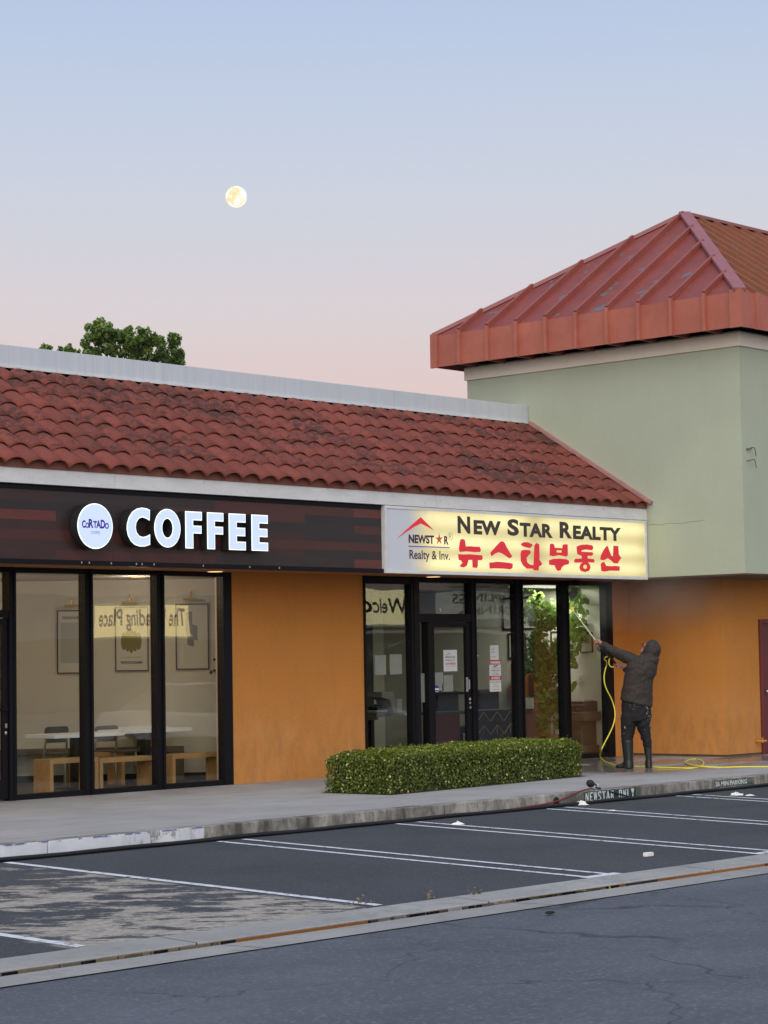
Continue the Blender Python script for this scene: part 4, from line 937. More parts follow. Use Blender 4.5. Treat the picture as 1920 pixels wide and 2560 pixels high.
# tables
M_TOP = plain('white_table_top', (.86, .89, .88), .35, .04, 2)
def r3(x, y): return x/2.676, 1380+y/2.676
def table(a, b, Y, dep, lab):
    p0 = PY(*r3(*a), Y); p1 = PY(*r3(*b), Y); zt = (p0[2]+p1[2])/2
    t = empty('cafe_table', ((p0[0]+p1[0])/2, Y+dep/2, 0), 0, lab, 'table', 'cafe tables')
    MB().box(p0[0], p1[0], Y, Y+dep, zt-.045, zt).build('table_top', M_TOP, t, bevel=.004)
    cx = (p0[0]+p1[0])/2; cy = Y+dep/2
    MB().box(cx-.05, cx+.05, cy-.05, cy+.05, .025, zt-.045).build('pedestal', M_BLACK, t)
    MB().lathe([(0, 0), (.26, 0), (.25, .015), (.05, .03), (0, .03)], 20, (cx, cy, .004)).build('base', M_BLACK, t)
table((366, 1224), (835, 1204), .78, .6, 'white cafe table behind the left and middle benches')
table((835, 1191), (1287, 1176), 1.0, .55, 'white cafe table furthest right, behind the right bench')
table((890, 1171), (1118, 1162), 1.62, .35, 'white table at the back, partly hidden by the right cafe table')
# slatted benches: a row of hoop-shaped slats
M_OAK = plain('oak_slats', (.47, .275, .115), .5, .2, 5, stretch=(1, 1, 4)); M_WAL = plain('dark_oak', (.10, .065, .04), .6, .25, 5)
def bench(x0, x1, Y, z1, dep, lab, mt=M_OAK, grp='slatted benches behind the cafe glass', rz=0):
    t = empty('slat_bench', ((x0+x1)/2, Y+dep/2, 0), 0, lab, 'bench', grp)
    seat, l0, l1 = MB(), MB(), MB(); n_ = max(3, int(dep/.031)); st = dep/n_
    for i in range(n_):
        a = Y+i*st; b = a+st*.62
        if i == 0: b = a+.028
        seat.box(x0, x1, a, b, z1-.055, z1); l0.box(x0, x0+.055, a, b, .004, z1-.055); l1.box(x1-.055, x1, a, b, .004, z1-.055)
    for q in (l0, l1): pass
    l0.box(x0+.012, x0+.043, Y+.02, Y+dep-.02, .05, z1-.06); l1.box(x1-.043, x1-.012, Y+.02, Y+dep-.02, .05, z1-.06); seat.box(x0+.02, x1-.02, Y+.02, Y+dep-.02, z1-.045, z1-.015)
    seat.build('seat', mt, t); l0.build('leg', mt, t); l1.build('leg', mt, t)
bench(1.06, 1.83, .36, .435, .33, 'oak slatted bench nearest the cafe door')
bench(1.85, 2.785, .36, .41, .33, 'oak slatted bench in the middle of the cafe window')
bench(3.19, 4.10, .50, .40, .30, 'oak slatted bench at the right end of the cafe window')
p = PZ(*r3(870, 1590), 0); bench(2.35, 3.05, 1.28, .44, .3, 'oak slatted bench behind the middle one, under the white tables')
# long dark wall bench
t = empty('wall_bench', W(1.2, 0), 0, 'long dark wooden bench along the angled cafe wall', 'bench')
f = MB(); wb(f, -.1, 2.55, .40, .46, .03, .40); f.build('seat', M_WAL, t)
for s_ in (.05, .95, 2.36):
    f = MB(); wb(f, s_, s_+.19, .004, .40, .05, .38); f.build('leg', M_WAL, t)
# chairs
M_CHAIR = plain('taupe_plastic', (.105, .092, .075), .5, .1, 4); M_CLEG = plain('chair_leg_paint', (.25, .24, .19), .5, .1, 4)
def chair(cx, cy, zt, lab):
    t = empty('cafe_chair', (cx, cy, 0), 0, lab, 'chair', 'cafe chairs at the tables')
    bk = MB(); V_ = []; n_ = 12; F_ = []
    rows = [(-.21, .155), (-.19, .18), (-.10, .195), (-.03, .192), (-.008, .175), (0, .15)]
    for dz, hw in rows:
        for i in range(n_+1):
            q = -1+2*i/n_; V_.append((cx+hw*q, cy+.05*(1-q*q)+dz*-.12, zt+dz))
    for j in range(len(rows)-1):
        for i in range(n_): F_.append((j*(n_+1)+i, j*(n_+1)+i+1, (j+1)*(n_+1)+i+1, (j+1)*(n_+1)+i))
    m0 = len(V_); V2 = [(a, b+.014, c_) for a, b, c_ in V_]; bk.add(V_, F_); bk.add(V2, [tuple(reversed(q)) for q in F_])
    bk.build('backrest', M_CHAIR, t, True)
    for s_ in (-1, 1):
        MB().tube([(cx+s_*.175, cy+.02, zt-.16), (cx+s_*.185, cy+.04, .45), (cx+s_*.20, cy+.12, .006)], [.014, .017, .013], 8).build('leg', M_CLEG, t, True)
        MB().tube([(cx+s_*.175, cy-.36, .44), (cx+s_*.195, cy-.40, .006)], [.017, .013], 8).build('leg', M_CLEG, t, True)
    MB().box(cx-.20, cx+.20, cy-.40, cy+.03, .435, .46).build('seat', M_CHAIR, t, bevel=.01)
p = PY(*r3(383, 1168), 1.55); chair(p[0], 1.55, p[2], 'taupe cafe chair behind the left end of the white table')
p = PY(*r3(717, 1162), 1.55); chair(p[0], 1.55, p[2], 'taupe cafe chair behind the middle bench, second from the cafe door')
# dark sprigs of a plant by the side wall
P = []; Nn = []
sp = MB()
for x, y in ((1465, 520), (1455, 720), (1462, 760), (1460, 800), (1440, 815), (1425, 805)):
    c_ = PY(*r3(x, y), .9)
    for i in range(5): P.append(np.array(c_)+rng.normal(0, .022, 3)); Nn.append((0, -1, .3))
t = empty('hanging_plant', (4.5, .9, 0), 0, 'thin dark leafy plant beside the right end wall of the cafe', 'plant')
a = PY(*r3(1466, 500), .95); b = PY(*r3(1452, 830), .95)
sp.tube([(b[0]+.04, b[1], .004), tuple(b), tuple((a+b)/2+np.array([.02, 0, 0])), tuple(a)], .004, 5); o = sp.build('stem', M_BARK, t)
o = leaves('leaf_cluster', P, Nn, .06, leaf_mat('dark_leaf', (.012, .016, .010), (.03, .04, .02), (.04, .05, .03), .1)); o.parent = t; o.matrix_parent_inverse = Matrix.Translation(-t.location)

# ================================================================== OFFICE CONTENTS
def r5(x, y): return 880+x/2.5136, 1420+y/2.5136
def rb_(x, y): return 1280+x/4.808, 1450+y/4.808
WX = 12.4
M_DFRAME = plain('dark_wood_frame', (.035, .025, .02), .5); M_CERT = plain('certificate_paper', (.55, .55, .47), .8, .05, 5)
def wallframe(a, b, lab, mat_w=.022):
    p = PX(*a, WX); q = PX(*b, WX); y1, z1, y0, z0 = p[1], p[2], q[1], q[2]
    t = empty('framed_certificate', (WX, (y0+y1)/2, z0), 0, lab, 'picture frame', 'frames on the office wall')
    MB().box(WX-.025, WX-.001, y0, y1, z0, z0+mat_w).box(WX-.025, WX-.001, y0, y1, z1-mat_w, z1).box(WX-.025, WX-.001, y0, y0+mat_w, z0+mat_w, z1-mat_w).box(WX-.025, WX-.001, y1-mat_w, y1, z0+mat_w, z1-mat_w).build('frame', M_DFRAME, t)
    MB().box(WX-.012, WX-.002, y0+mat_w, y1-mat_w, z0+mat_w, z1-mat_w).build('certificate', M_CERT, t)
    i_ = .3*(y1-y0)
    if y1-y0 > .3: MB().box(WX-.015, WX-.0125, y0+.07, y1-.07, z0+.07, z1-.07).build('mount', plain('mount_board', (.42, .41, .34), .8), t)
    else:
        m_ = MB()
        for j in range(6): m_.box(WX-.0135, WX-.0125, y0+.05, y1-.05-.02*(j % 3), z1-.07-.022*j, z1-.062-.022*j)
        m_.build('print_lines', plain('print_lines_grey', (.25, .25, .25), .8), t)
wallframe(r5(945, 185), r5(1190, 388), 'large dark framed picture high on the office side wall', .04)
wallframe(r5(983, 410), r5(1100, 570), 'dark framed certificate under the large picture, left of the fig plant', .028)
wallframe(r5(1250, 398), r5(1362, 545), 'dark framed certificate mostly hidden by the fig plant', .028)
wallframe(r5(1437, 405), r5(1516, 530), 'small framed certificate right of the fig plant', .012)
c_ = PX(*r5(1559, 505), WX); o = MB().prism([(c_[1]+.06*math.cos(a), c_[2]+.062*math.sin(a)) for a in np.linspace(0, 2*math.pi, 24)[:-1]], lambda a, b: (WX-.004, a, b), (.003, 0, 0)).build('round_badge', plain('badge_grey', (.20, .20, .22), .6)); tag(o, 'round grey badge stuck on the white office wall', 'badge')
p = PX(*r5(1423, 668), WX); q = PX(*r5(1462, 720), WX); t = empty('thermostat', (WX, p[1], q[2]), 0, 'white thermostat box on the office side wall', 'thermostat')
MB().box(WX-.03, WX-.001, q[1], p[1], q[2], p[2]).build('case', plain('white_plastic', (.62, .62, .56), .5, .05), t, bevel=.006); MB().box(WX-.033, WX-.0305, q[1]+.05, p[1]-.05, q[2]+.04, p[2]-.05).build('dial', plain('grey_plastic', (.4, .4, .38), .5), t)
p = PX(*r5(1490, 1030), WX); q = PX(*r5(1526, 1080), WX); t = empty('wall_socket', (WX, p[1], q[2]), 0, 'white wall socket with a plug and lead low on the office wall', 'socket')
MB().box(WX-.012, WX-.001, q[1], p[1], q[2], p[2]).build('plate', plain('white_plastic', (.62, .62, .56), .5, .05), t, bevel=.004)
MB().box(WX-.04, WX-.0125, q[1]+.06, p[1]-.08, q[2]+.03, q[2]+.07).tube([(WX-.035, (p[1]+q[1])/2, q[2]+.04), (WX-.06, (p[1]+q[1])/2+.08, q[2]), (WX-.04, (p[1]+q[1])/2+.13, q[2]-.25)], .006, 6).build('plug', M_BLACK, t)
# wood cabinet, printer stand
p = PX(*r5(1000, 600), 12.1); q = PX(*r5(1190, 600), 12.1)
M_WOOD = plain('orange_wood', (.36, .13, .03), .4, .2, 4, stretch=(3, 3, .4))
t = empty('wood_cabinet', (12.2, (p[1]+q[1])/2, 0), 0, 'orange wood cabinet against the office wall behind the fig plant', 'cabinet')
y0, y1 = q[1], p[1]; zc = (p[2]+q[2])/2
MB().box(12.08, 12.39, y0, y1, .004, zc).build('carcass', M_WOOD, t, bevel=.005)
a = PX(*r5(1110, 670), 12.08); b = PX(*r5(1145, 830), 12.08); MB().box(12.07, 12.079, b[1], a[1], b[2], a[2]).build('recess', plain('recess_dark', (.10, .03, .012), .6), t)
a = PX(*r5(1095, 815), 12.07); b = PX(*r5(1143, 885), 12.07); o = MB().box(12.045, 12.068, b[1], a[1], b[2], a[2]).build('notice_card', plain('card_paper', (.5, .48, .42), .8)); tag(o, 'pale card fixed to the front of the orange wood cabinet', 'card')
p = PX(*r5(1340, 905), 12.0); q = PX(*r5(1475, 960), 12.0); r_ = PX(*r5(1440, 1100), 12.0)
t = empty('printer_stand', (12.1, .5, 0), 0, 'grey stand holding a printer beside the fig plant', 'stand')
yA, yB = q[1], p[1]
MB().box(11.98, 12.38, yA+.10, yB, .004, q[2]).build('cabinet', plain('stand_grey', (.07, .065, .055), .7), t)
MB().box(11.95, 12.385, yA, yB+.05, q[2], p[2]).build('top', plain('stand_brown', (.13, .10, .075), .7), t, bevel=.01)
MB().box(11.80, 12.385, yA+.05, yB, .004, .16).build('plinth', plain('stand_brown', (.16, .10, .06), .7), t)
zt = PX(*r5(1350, 840), 12.05)[2]
t = empty('printer', (12.15, .5, p[2]), 0, 'dark desktop printer on the grey stand in the office', 'printer')
pm = MB(); pm.prism([(12.0, p[2]), (12.37, p[2]), (12.37, zt), (12.12, zt), (12.0, p[2]+.10)], lambda a, b: (a, yA+.06, b), (0, yB-yA-.08, 0)); pm.build('body', plain('printer_dark', (.04, .042, .045), .45), t)
MB().box(12.06, 12.35, yA+.12, yB-.05, zt+.001, zt+.02).box(12.08, 12.36, yA+.10, yB-.04, zt+.021, zt+.035).build('paper_stack', plain('paper_white', (.6, .6, .57), .8), t)
MB().box(11.995, 12.001, yA+.12, yA+.2, p[2]+.03, p[2]+.07).build('panel', M_CHROME, t)
# desk with computer at the left, dark chairs, sofa
t = empty('office_desk', (6.9, 1.6, 0), 0, 'dark office desk with computer gear in the left realty window', 'desk')
MB().box(6.3, 7.9, 1.2, 2.0, .70, .74).build('desk_top', plain('desk_dark', (.05, .045, .04), .5), t); MB().box(6.35, 6.40, 1.25, 1.95, .004, .70).build('side_panel', M_BLACK, t); MB().box(7.8, 7.85, 1.25, 1.95, .004, .70).build('side_panel', M_BLACK, t)
def at5(x, y, Y): return PY(*r5(x, y), Y)
M_BEIGE = plain('beige_plastic', (.34, .35, .30), .6, .08)
a = at5(178, 780, 1.45); b = at5(282, 912, 1.45)
t = empty('computer_monitor', (a[0], 1.45, .74), 0, 'old beige computer monitor seen side on at the office desk', 'monitor')
pm = MB(); Xm = a[0]+.14; pm.prism([(a[0], a[2]), (Xm+.12, a[2]), (Xm+.24, b[2]), (Xm+.12, b[2]), (Xm+.04, a[2]-.12), (a[0], a[2]-.08)], lambda u_, v_: (u_, 1.42, v_), (0, .3, 0)); pm.build('case', M_BEIGE, t, bevel=.008)
MB().box(Xm+.17, Xm+.28, 1.40, 1.75, b[2]+.02, a[2]-.11).build('screen_back', plain('pale_plastic', (.5, .52, .46), .6), t)
MB().box(Xm, Xm+.16, 1.48, 1.66, .74, b[2]).build('stand', M_BLACK, t)
a = at5(130, 895, 1.3); t = empty('desk_phone', (a[0]+.12, 1.35, .74), 0, 'phone on a pale tray beside the beige monitor', 'phone')
MB().box(a[0], a[0]+.24, 1.22, 1.5, a[2]-.03, a[2]).build('tray', plain('pale_plastic', (.5, .52, .46), .6), t, bevel=.006); MB().box(a[0]+.05, a[0]+.19, 1.26, 1.44, a[2], a[2]+.05).tube([(a[0]+.05, 1.3, a[2]+.075), (a[0]+.2, 1.3, a[2]+.075)], .02, 8).build('handset', M_BLACK, t, bevel=.004); MB().box(a[0]+.01, a[0]+.23, 1.24, 1.48, .74, a[2]-.031).build('riser', plain('riser_grey', (.13, .14, .12), .7), t)
a = at5(305, 905, 1.4); o = MB().box(a[0], a[0]+.22, 1.3, 1.6, .741, .765).box(a[0]+.03, a[0]+.25, 1.32, 1.58, .766, .79).build('paper_pile', plain('paper_white', (.6, .6, .57), .8)); tag(o, 'pile of papers at the right end of the office desk', 'papers')
for j, (xa, ya) in enumerate(((530, 790), (790, 820))):
    a = at5(xa, ya, 1.9); cx = a[0]+.3
    t = empty('office_chair', (cx, 2.0, 0), 0, ('black high backed office chair behind the realty door', 'black office chair behind the warning sign')[j], 'chair', 'office chairs')
    MB().box(cx-.26, cx+.26, 1.9, 2.0, .55, 1.08).build('backrest', plain('black_leather', (.02, .022, .027), .4), t, bevel=.05); MB().box(cx-.27, cx+.27, 1.4, 1.92, .42, .52).build('seat', plain('black_leather', (.02, .022, .027), .4), t, bevel=.03)
    MB().tube([(cx, 1.66, .06), (cx, 1.66, .42)], .03).build('column', M_BLACK, t); lg = MB()
    for i in range(5): an = i*1.2566; lg.beam((cx, 1.66, .07), (cx+.3*math.cos(an), 1.66+.3*math.sin(an), .03), .04, .04)
    lg.build('foot', M_BLACK, t)
a = at5(525, 925, 1.2); b = at5(680, 1090, 1.2)
t = empty('reception_desk', ((a[0]+b[0])/2+.7, 1.4, 0), 0, 'maroon fronted reception desk behind the realty door', 'desk')
MB().box(a[0], b[0], 1.2, 1.24, .02, a[2]).box(b[0]+.35, b[0]+1.5, 1.2, 1.24, .02, a[2]).build('front_panel', plain('maroon_panel', (.085, .022, .02), .5, .2, 4), t); MB().box(a[0]-.02, b[0]+1.55, 1.18, 1.75, a[2], a[2]+.04).build('top', plain('desk_dark', (.05, .045, .04), .5), t)
zg = MB()                              # carved zigzag screen before the desk
x0 = at5(785, 900, .95)[0]; x1 = at5(1038, 900, .95)[0]; zA = at5(900, 905, .95)[2]; zB = at5(900, 1062, .95)[2]
t = empty('patterned_screen', ((x0+x1)/2, .97, 0), 0, 'low dark panel with pale zigzag pattern behind the warning sign', 'screen')
MB().box(x0, x1, .96, .99, .01, zA+.02).build('panel', plain('screen_dark', (.028, .02, .018), .6), t)
nz = 6
for r_ in range(2):
    zt_ = zA-r_*(zA-zB)*.52; zl = zt_-(zA-zB)*.36
    for i in range(nz):
        xa = x0+(x1-x0)*i/nz; xb = x0+(x1-x0)*(i+1)/nz
        zg.beam((xa+.01, .955, zl if i % 2 == 0 else zt_), (xb-.01, .955, zt_ if i % 2 == 0 else zl), .008, .014, (0, 1, 0))
        if r_ == 1 and i % 2 == 0: zg.beam((xb-.004, .955, zt_), (xb-.004, .955, zl), .008, .010, (0, 1, 0))
zg.build('inlay', plain('inlay_pale', (.20, .185, .16), .6), t)
# fig plant
fp = at5(1272, 1075, .75)
t = empty('fig_tree', (fp[0], .75, 0), 0, 'tall leafy potted fig with pale stems inside the realty window', 'plant')
MB().lathe([(0, 0), (.17, 0), (.22, .30), (.235, .30), (.235, .33), (.21, .33), (.0, .31)], 20, (fp[0], .75, .004)).build('pot', plain('pot_brown', (.22, .11, .05), .7), t, True)
MB().ell((fp[0], .75, .30), (.20, .20, .06), 14, 8).build('soil_mound', plain('fibre_brown', (.26, .14, .06), .95, .35, 30, bump=.5), t)
st = MB()
def fpx(x, y, Y=.75): return Vector(PY(*rb_(x, y), Y))
st.tube([fpx(480, 1880), fpx(475, 1700), fpx(490, 1300), fpx(440, 900), fpx(330, 600), fpx(230, 350)], [.026, .024, .02, .015, .011, .006], 8).tube([fpx(525, 1880, .8), fpx(530, 1650, .8), fpx(505, 1400, .8), fpx(560, 1000, .8), fpx(700, 600, .8), fpx(740, 300, .8)], [.028, .025, .02, .016, .011, .006], 8)
st.tube([fpx(500, 1150), fpx(420, 700), fpx(440, 400)], [.012, .01, .005], 6).tube([fpx(700, 600, .8), fpx(830, 500, .8), fpx(880, 300, .8), fpx(960, 290, .8)], [.008, .006, .005, .003], 6).tube([fpx(740, 330, .8), fpx(860, 240, .8), fpx(980, 300, .8)], [.006, .005, .003], 6)
st.build('stem', M_PALEBARK, t, True)
bl = [(160, 140, 30, 20, 8), (235, 150, 35, 20, 12), (240, 270, 40, 40, 14), (320, 200, 40, 40, 16), (170, 350, 60, 40, 26), (200, 430, 80, 60, 44), (330, 380, 80, 80, 60), (430, 350, 90, 70, 60), (500, 430, 70, 60, 44), (400, 480, 90, 70, 50), (280, 520, 60, 40, 22), (540, 500, 50, 50, 24), (420, 570, 90, 40, 30), (310, 680, 70, 70, 50), (260, 740, 70, 80, 50), (360, 800, 80, 60, 40), (250, 880, 60, 70, 36), (430, 900, 80, 80, 50), (540, 820, 70, 80, 50), (170, 930, 40, 40, 12), (330, 950, 80, 60, 40), (240, 1060, 80, 50, 36), (380, 1080, 80, 70, 46), (500, 1050, 80, 70, 40), (560, 950, 60, 80, 36), (320, 1180, 60, 50, 26), (440, 1180, 80, 70, 42), (560, 1160, 60, 70, 30), (380, 1290, 60, 60, 30), (370, 1400, 60, 70, 40), (460, 1420, 90, 70, 50), (570, 1330, 60, 80, 26), (400, 1540, 90, 70, 55), (530, 1560, 90, 70, 45), (360, 1680, 60, 60, 26), (420, 1680, 60, 50, 24), (560, 1680, 50, 70, 22), (340, 1770, 40, 40, 16), (400, 1800, 50, 40, 14), (580, 1450, 50, 60, 16),
      (700, 200, 50, 50, 30), (770, 190, 60, 45, 34), (740, 270, 50, 50, 28), (860, 240, 50, 30, 16), (940, 270, 40, 30, 13), (990, 310, 25, 40, 10), (830, 360, 45, 40, 16), (880, 400, 30, 40, 10), (720, 420, 50, 60, 26), (700, 520, 50, 50, 22), (800, 500, 60, 40, 20), (870, 510, 40, 30, 12), (760, 600, 60, 50, 26), (850, 630, 50, 45, 20), (730, 690, 50, 45, 20), (830, 720, 40, 40, 12), (720, 780, 40, 40, 12), (740, 880, 40, 30, 10), (720, 960, 40, 40, 12), (760, 1035, 40, 15, 6), (800, 820, 20, 30, 5), (720, 1270, 35, 40, 8), (150, 1100, 30, 50, 6)]
P = []; Nn = []; Tn = []
for x, y, rx, ry, nn in bl:
    for i in range(int(nn*1.75)):
        q = fpx(x+rng.normal(0, rx*.6), y+rng.normal(0, ry*.6), .75+rng.normal(0, .12)); P.append(tuple(q)); Nn.append((-.35, -.7, .35)); Tn.append(min(.92, max(0, .42+rng.normal(0, .2)+(.28 if y < 480 else 0)+(.12 if rng.random() < .1 else 0))))
o = leaves('foliage', P, Nn, .088, M_FIG, None, .5, Tn, .8); o.parent = t; o.matrix_parent_inverse = Matrix.Translation(-t.location)
L = bpy.data.lights.new('office_fill', 'AREA'); L.energy = 46; L.color = (1, .98, .92); L.shape = 'RECTANGLE'; L.size = 1.1; L.size_y = .55  # added area light and panel, brightening wall and fig in place of daylight
t = empty('room_light', (11.6, .95, 2.70), 0, 'added rectangular light panel above the fig plant, standing in for window daylight', 'ceiling light', 'added office lights')
MB().box(11.05, 12.15, .675, 1.225, 2.70, 2.718).build('lamp', glow('office_fill_face', (1, .95, .82), .8), t)
lo = bpy.data.objects.new('office_fill', L); C.objects.link(lo); lo.parent = t; lo.location = (0, 0, -.02)

# notices on the glass
M_SHEET = plain('notice_paper', (.62, .65, .64), .8, .04, 4); M_SHEETD = plain('paper_back', (.33, .34, .31), .85, .06, 6)
def sheet(a, b, Y, name, lab, mt, cat='notice', grp=None):
    p = at5(*a, Y); q = at5(*b, Y); x0, z1, x1, z0 = p[0], p[2], q[0], q[2]
    t = empty(name, ((x0+x1)/2, Y, z0), 0, lab, cat, grp)
    MB().box(x0, x1, Y, Y+.0015, z0, z1).build('paper', mt, t); return t, x0, x1, z0, z1
def writing(t, items, x0, x1, z0, z1, Y, mt, nm='lettering'):
    tm = MB()
    for body, a, b, c_, d_, bo in items: put_text(tm, body, x0+a*(x1-x0), x0+b*(x1-x0), z0+c_*(z1-z0), z0+d_*(z1-z0), frm(Y), bo, (0, 0, 0))
    return tm.build(nm, mt, t)
YG = .0135
sheet((142, 548), (215, 671), YG+.016, 'paper_sheet', 'blank grey sheet on the left realty pane, the left of two', M_SHEETD, 'notice', 'sheets taped inside the glass')
sheet((237, 543), (315, 667), YG+.016, 'paper_sheet', 'blank grey sheet on the left realty pane, the right of two', M_SHEETD, 'notice', 'sheets taped inside the glass')
sheet((420, 663), (465, 843), .035, 'paper_sheet', 'tall pale sheet behind the narrow sidelight of the realty door', M_SHEETD, 'notice', 'sheets taped inside the glass')
for a, b, l_ in (((515, 657), (575, 772), 'left tall sheet of the cluster on the realty door glass'), ((577, 674), (634, 729), 'upper right sheet of the cluster on the realty door glass'), ((567, 730), (637, 775), 'lower right sheet of the cluster on the realty door glass')):
    t, x0, x1, z0, z1 = sheet(a, b, .008, 'paper_sheet', l_, M_SHEETD, 'notice', 'sheets taped inside the glass')
MBLK = plain('print_black', (.03, .03, .035), .7); MRED = plain('print_red', (.45, .03, .04), .6); MREDL = plain('print_scarlet', (.62, .06, .06), .6)
t, x0, x1, z0, z1 = sheet((574, 515), (662, 648), -.005, 'door_poster', 'white realty poster with red roof logo on the glass door', M_SHEET)
writing(t, [('NEWSTAR', .14, .86, .62, .70, .02), ('Realty & Inv.', .16, .86, .47, .56, .01)], x0, x1, z0, z1, -.0058, MBLK)
writing(t, [('뉴스타부동산', .14, .88, .28, .42, .03)], x0, x1, z0, z1, -.0058, MREDL, 'korean_lettering'); writing(t, [('www.newstarrealty.com', .14, .88, .19, .235, 0)], x0, x1, z0, z1, -.0058, plain('print_purple', (.25, .15, .3), .6), 'web_lettering')
xx = lambda a: x0+a*(x1-x0); zz = lambda a: z0+a*(z1-z0)
MB().prism([(xx(.08), zz(.70)), (xx(.36), zz(.85)), (xx(.58), zz(.74)), (xx(.36), zz(.81))], frm(-.006), (0, .0008, 0)).build('roof_logo', MREDL, t)
t, x0, x1, z0, z1 = sheet((868, 486), (922, 577), YG, 'permit_sheet', 'white printed sheet above the red and white warning sign', M_SHEET)
writing(t, [('2024', .15, .5, .70, .77, .01), ('PERMIT', .15, .55, .50, .56, .01), ('CITY OFFICE', .15, .65, .18, .24, .01)], x0, x1, z0, z1, YG-.0006, MBLK)
p = at5(863, 580, YG); q = at5(938, 775, YG)
t = empty('warning_sign', ((p[0]+q[0])/2, YG, q[2]), 0, 'red and white WARNING AVISO sticker on the realty window', 'notice')
x0, x1, z0, z1 = p[0], q[0], q[2], p[2]; MB().box(x0, x1, YG, YG+.0015, z0, z1).build('backing', M_SHEET, t)
h_ = z1-z0; MB().box(x0, x1, YG-.0012, YG-.0002, z0+.86*h_, z1).box(x0, x1, YG-.0012, YG-.0002, z0+.36*h_, z0+.50*h_).build('red_band', MRED, t)
MWH = plain('print_white', (.8, .8, .78), .6)
writing(t, [('WARNING', .06, .94, .885, .97, .03), ('AVISO', .12, .9, .385, .475, .03)], x0, x1, z0, z1, YG-.0024, MWH)
writing(t, [('SURVEILLANCE', .15, .88, .655, .695, .02), ('AT ALL TIMES', .2, .82, .535, .575, .01), ('Sistema de Camaras', .06, .95, .285, .325, .01), ('Todo el Tiempo', .25, .8, .13, .17, .01)], x0, x1, z0, z1, YG-.0006, MBLK, 'black_lettering')
writing(t, [('AUDIO & VIDEO', .16, .88, .73, .765, .01), ('ON DUTY', .3, .75, .6, .635, .01), ('Grabando', .3, .72, .215, .25, .01), ('24 Horas al Dia', .2, .85, .05, .09, .01)], x0, x1, z0, z1, YG-.0006, MRED, 'red_lettering')
MB().beam((x0+.45*(x1-x0), YG-.002, z0+.79*h_), (x0+.72*(x1-x0), YG-.002, z0+.845*h_), .001, .014, (0, 0, 1)).box(x0+.36*(x1-x0), x0+.46*(x1-x0), YG-.002, YG-.001, z0+.795*h_, z0+.835*h_).build('camera_symbol', MBLK, t)
MNB = plain('badge_blue', (.03, .05, .28), .5)
for a, b, Y, l_ in (((770, 530), (793, 568), YG, 'blue octagonal security sticker beside the WARNING sticker'), ((517, 738), (548, 782), -.005, 'blue octagonal security sticker at the left edge of the realty door glass')):
    p = at5(*a, Y); q = at5(*b, Y); x0, x1, z0, z1 = p[0], q[0], q[2], p[2]; w_, h_ = x1-x0, z1-z0
    t = empty('security_sticker', ((x0+x1)/2, Y, z0), 0, l_, 'sticker', 'blue security stickers')
    MB().prism([(x0, z0), (x1, z0), (x1, z0+.65*h_), (x0+.75*w_, z1), (x0+.25*w_, z1), (x0, z0+.65*h_)], frm(Y), (0, .0012, 0)).build('shield', MNB, t)
    MB().box(x0+.05*w_, x1-.05*w_, Y-.0012, Y-.0002, z0+.34*h_, z0+.58*h_).box(x0+.1*w_, x1-.1*w_, Y-.0012, Y-.0002, z0+.1*h_, z0+.16*h_).build('white_band', MWH, t)
# ================================================================== PERSON WITH PRESSURE WASHER
PO = Vector(PZ(1592, 1921.5, 0)); EA = Vector((_r[0], _r[1], 0)).normalized(); EB = Vector((-EA.y, EA.x, 0))
if EB.y < 0: EB = -EB
def pp(a, b, c): return PO+EA*a+EB*b+Vector((0, 0, c))
def zp(x, y, b=0): return (x-620)/984, b, (2010-y)/984      # a, b, c in metres
per = empty('person', PO, 0, 'person seen from behind in hooded dark jacket, paint-spattered trousers and rubber boots, spraying the window', 'person')
def loft(mb, rings, n=16):
    """rings: centre (a,b,c), half width along image right, half depth, optional tilt of the ring plane"""
    V_ = []
    for i, rg in enumerate(rings):
        (a, b, c), ra, rb2 = rg[:3]; tl = rg[3] if len(rg) > 3 else 0
        for k_ in range(n):
            th = 2*math.pi*k_/n; u_ = ra*math.cos(th); V_.append(pp(a+u_, b+rb2*math.sin(th), c+tl*u_))
    F_ = [(i*n+k_, i*n+(k_+1) % n, (i+1)*n+(k_+1) % n, (i+1)*n+k_) for i in range(len(rings)-1) for k_ in range(n)]
    F_.append(tuple(range(n))); F_.append(tuple((len(rings)-1)*n+k_ for k_ in range(n)))
    mb.add(V_, F_)
def limb(mb, pts, rs, n=12): mb.tube([pp(*p) for p in pts], rs, n)
def fuse(mb, name, mat, vox, smooth=4, parent=per, noise=0.0):
    me = bpy.data.meshes.new(name); me.from_pydata([tuple(p) for p in mb.v], [], mb.f); me.update()
    bm = bmesh.new(); bm.from_mesh(me); bmesh.ops.recalc_face_normals(bm, faces=bm.faces); bm.to_mesh(me); bm.free()
    o = bpy.data.objects.new(name, me); C.objects.link(o)
    md_ = o.modifiers.new('r', 'REMESH'); md_.mode = 'VOXEL'; md_.voxel_size = vox
    if smooth: s_ = o.modifiers.new('s', 'SMOOTH'); s_.factor = .5; s_.iterations = smooth
    m2 = ready(o); bpy.data.objects.remove(o)
    if noise:
        from mathutils import noise as mn
        vs = np.array([v.co for v in m2.vertices]); nr = np.array([v.normal for v in m2.vertices])
        for i in range(len(vs)):
            p = Vector(vs[i]); q = Vector((p.dot(EA)*3+p.z*5.0, p.dot(EB)*3, p.z*9-p.dot(EA)*7))
            vs[i] += nr[i]*(mn.noise(q*1.3)*noise+mn.noise(q*3.1)*noise*.45)
        m2.vertices.foreach_set('co', vs.reshape(-1)); m2.update()
    m2.polygons.foreach_set('use_smooth', [True]*len(m2.polygons))
    return link(name, m2, mat, parent)
k = N('jacket_cloth')
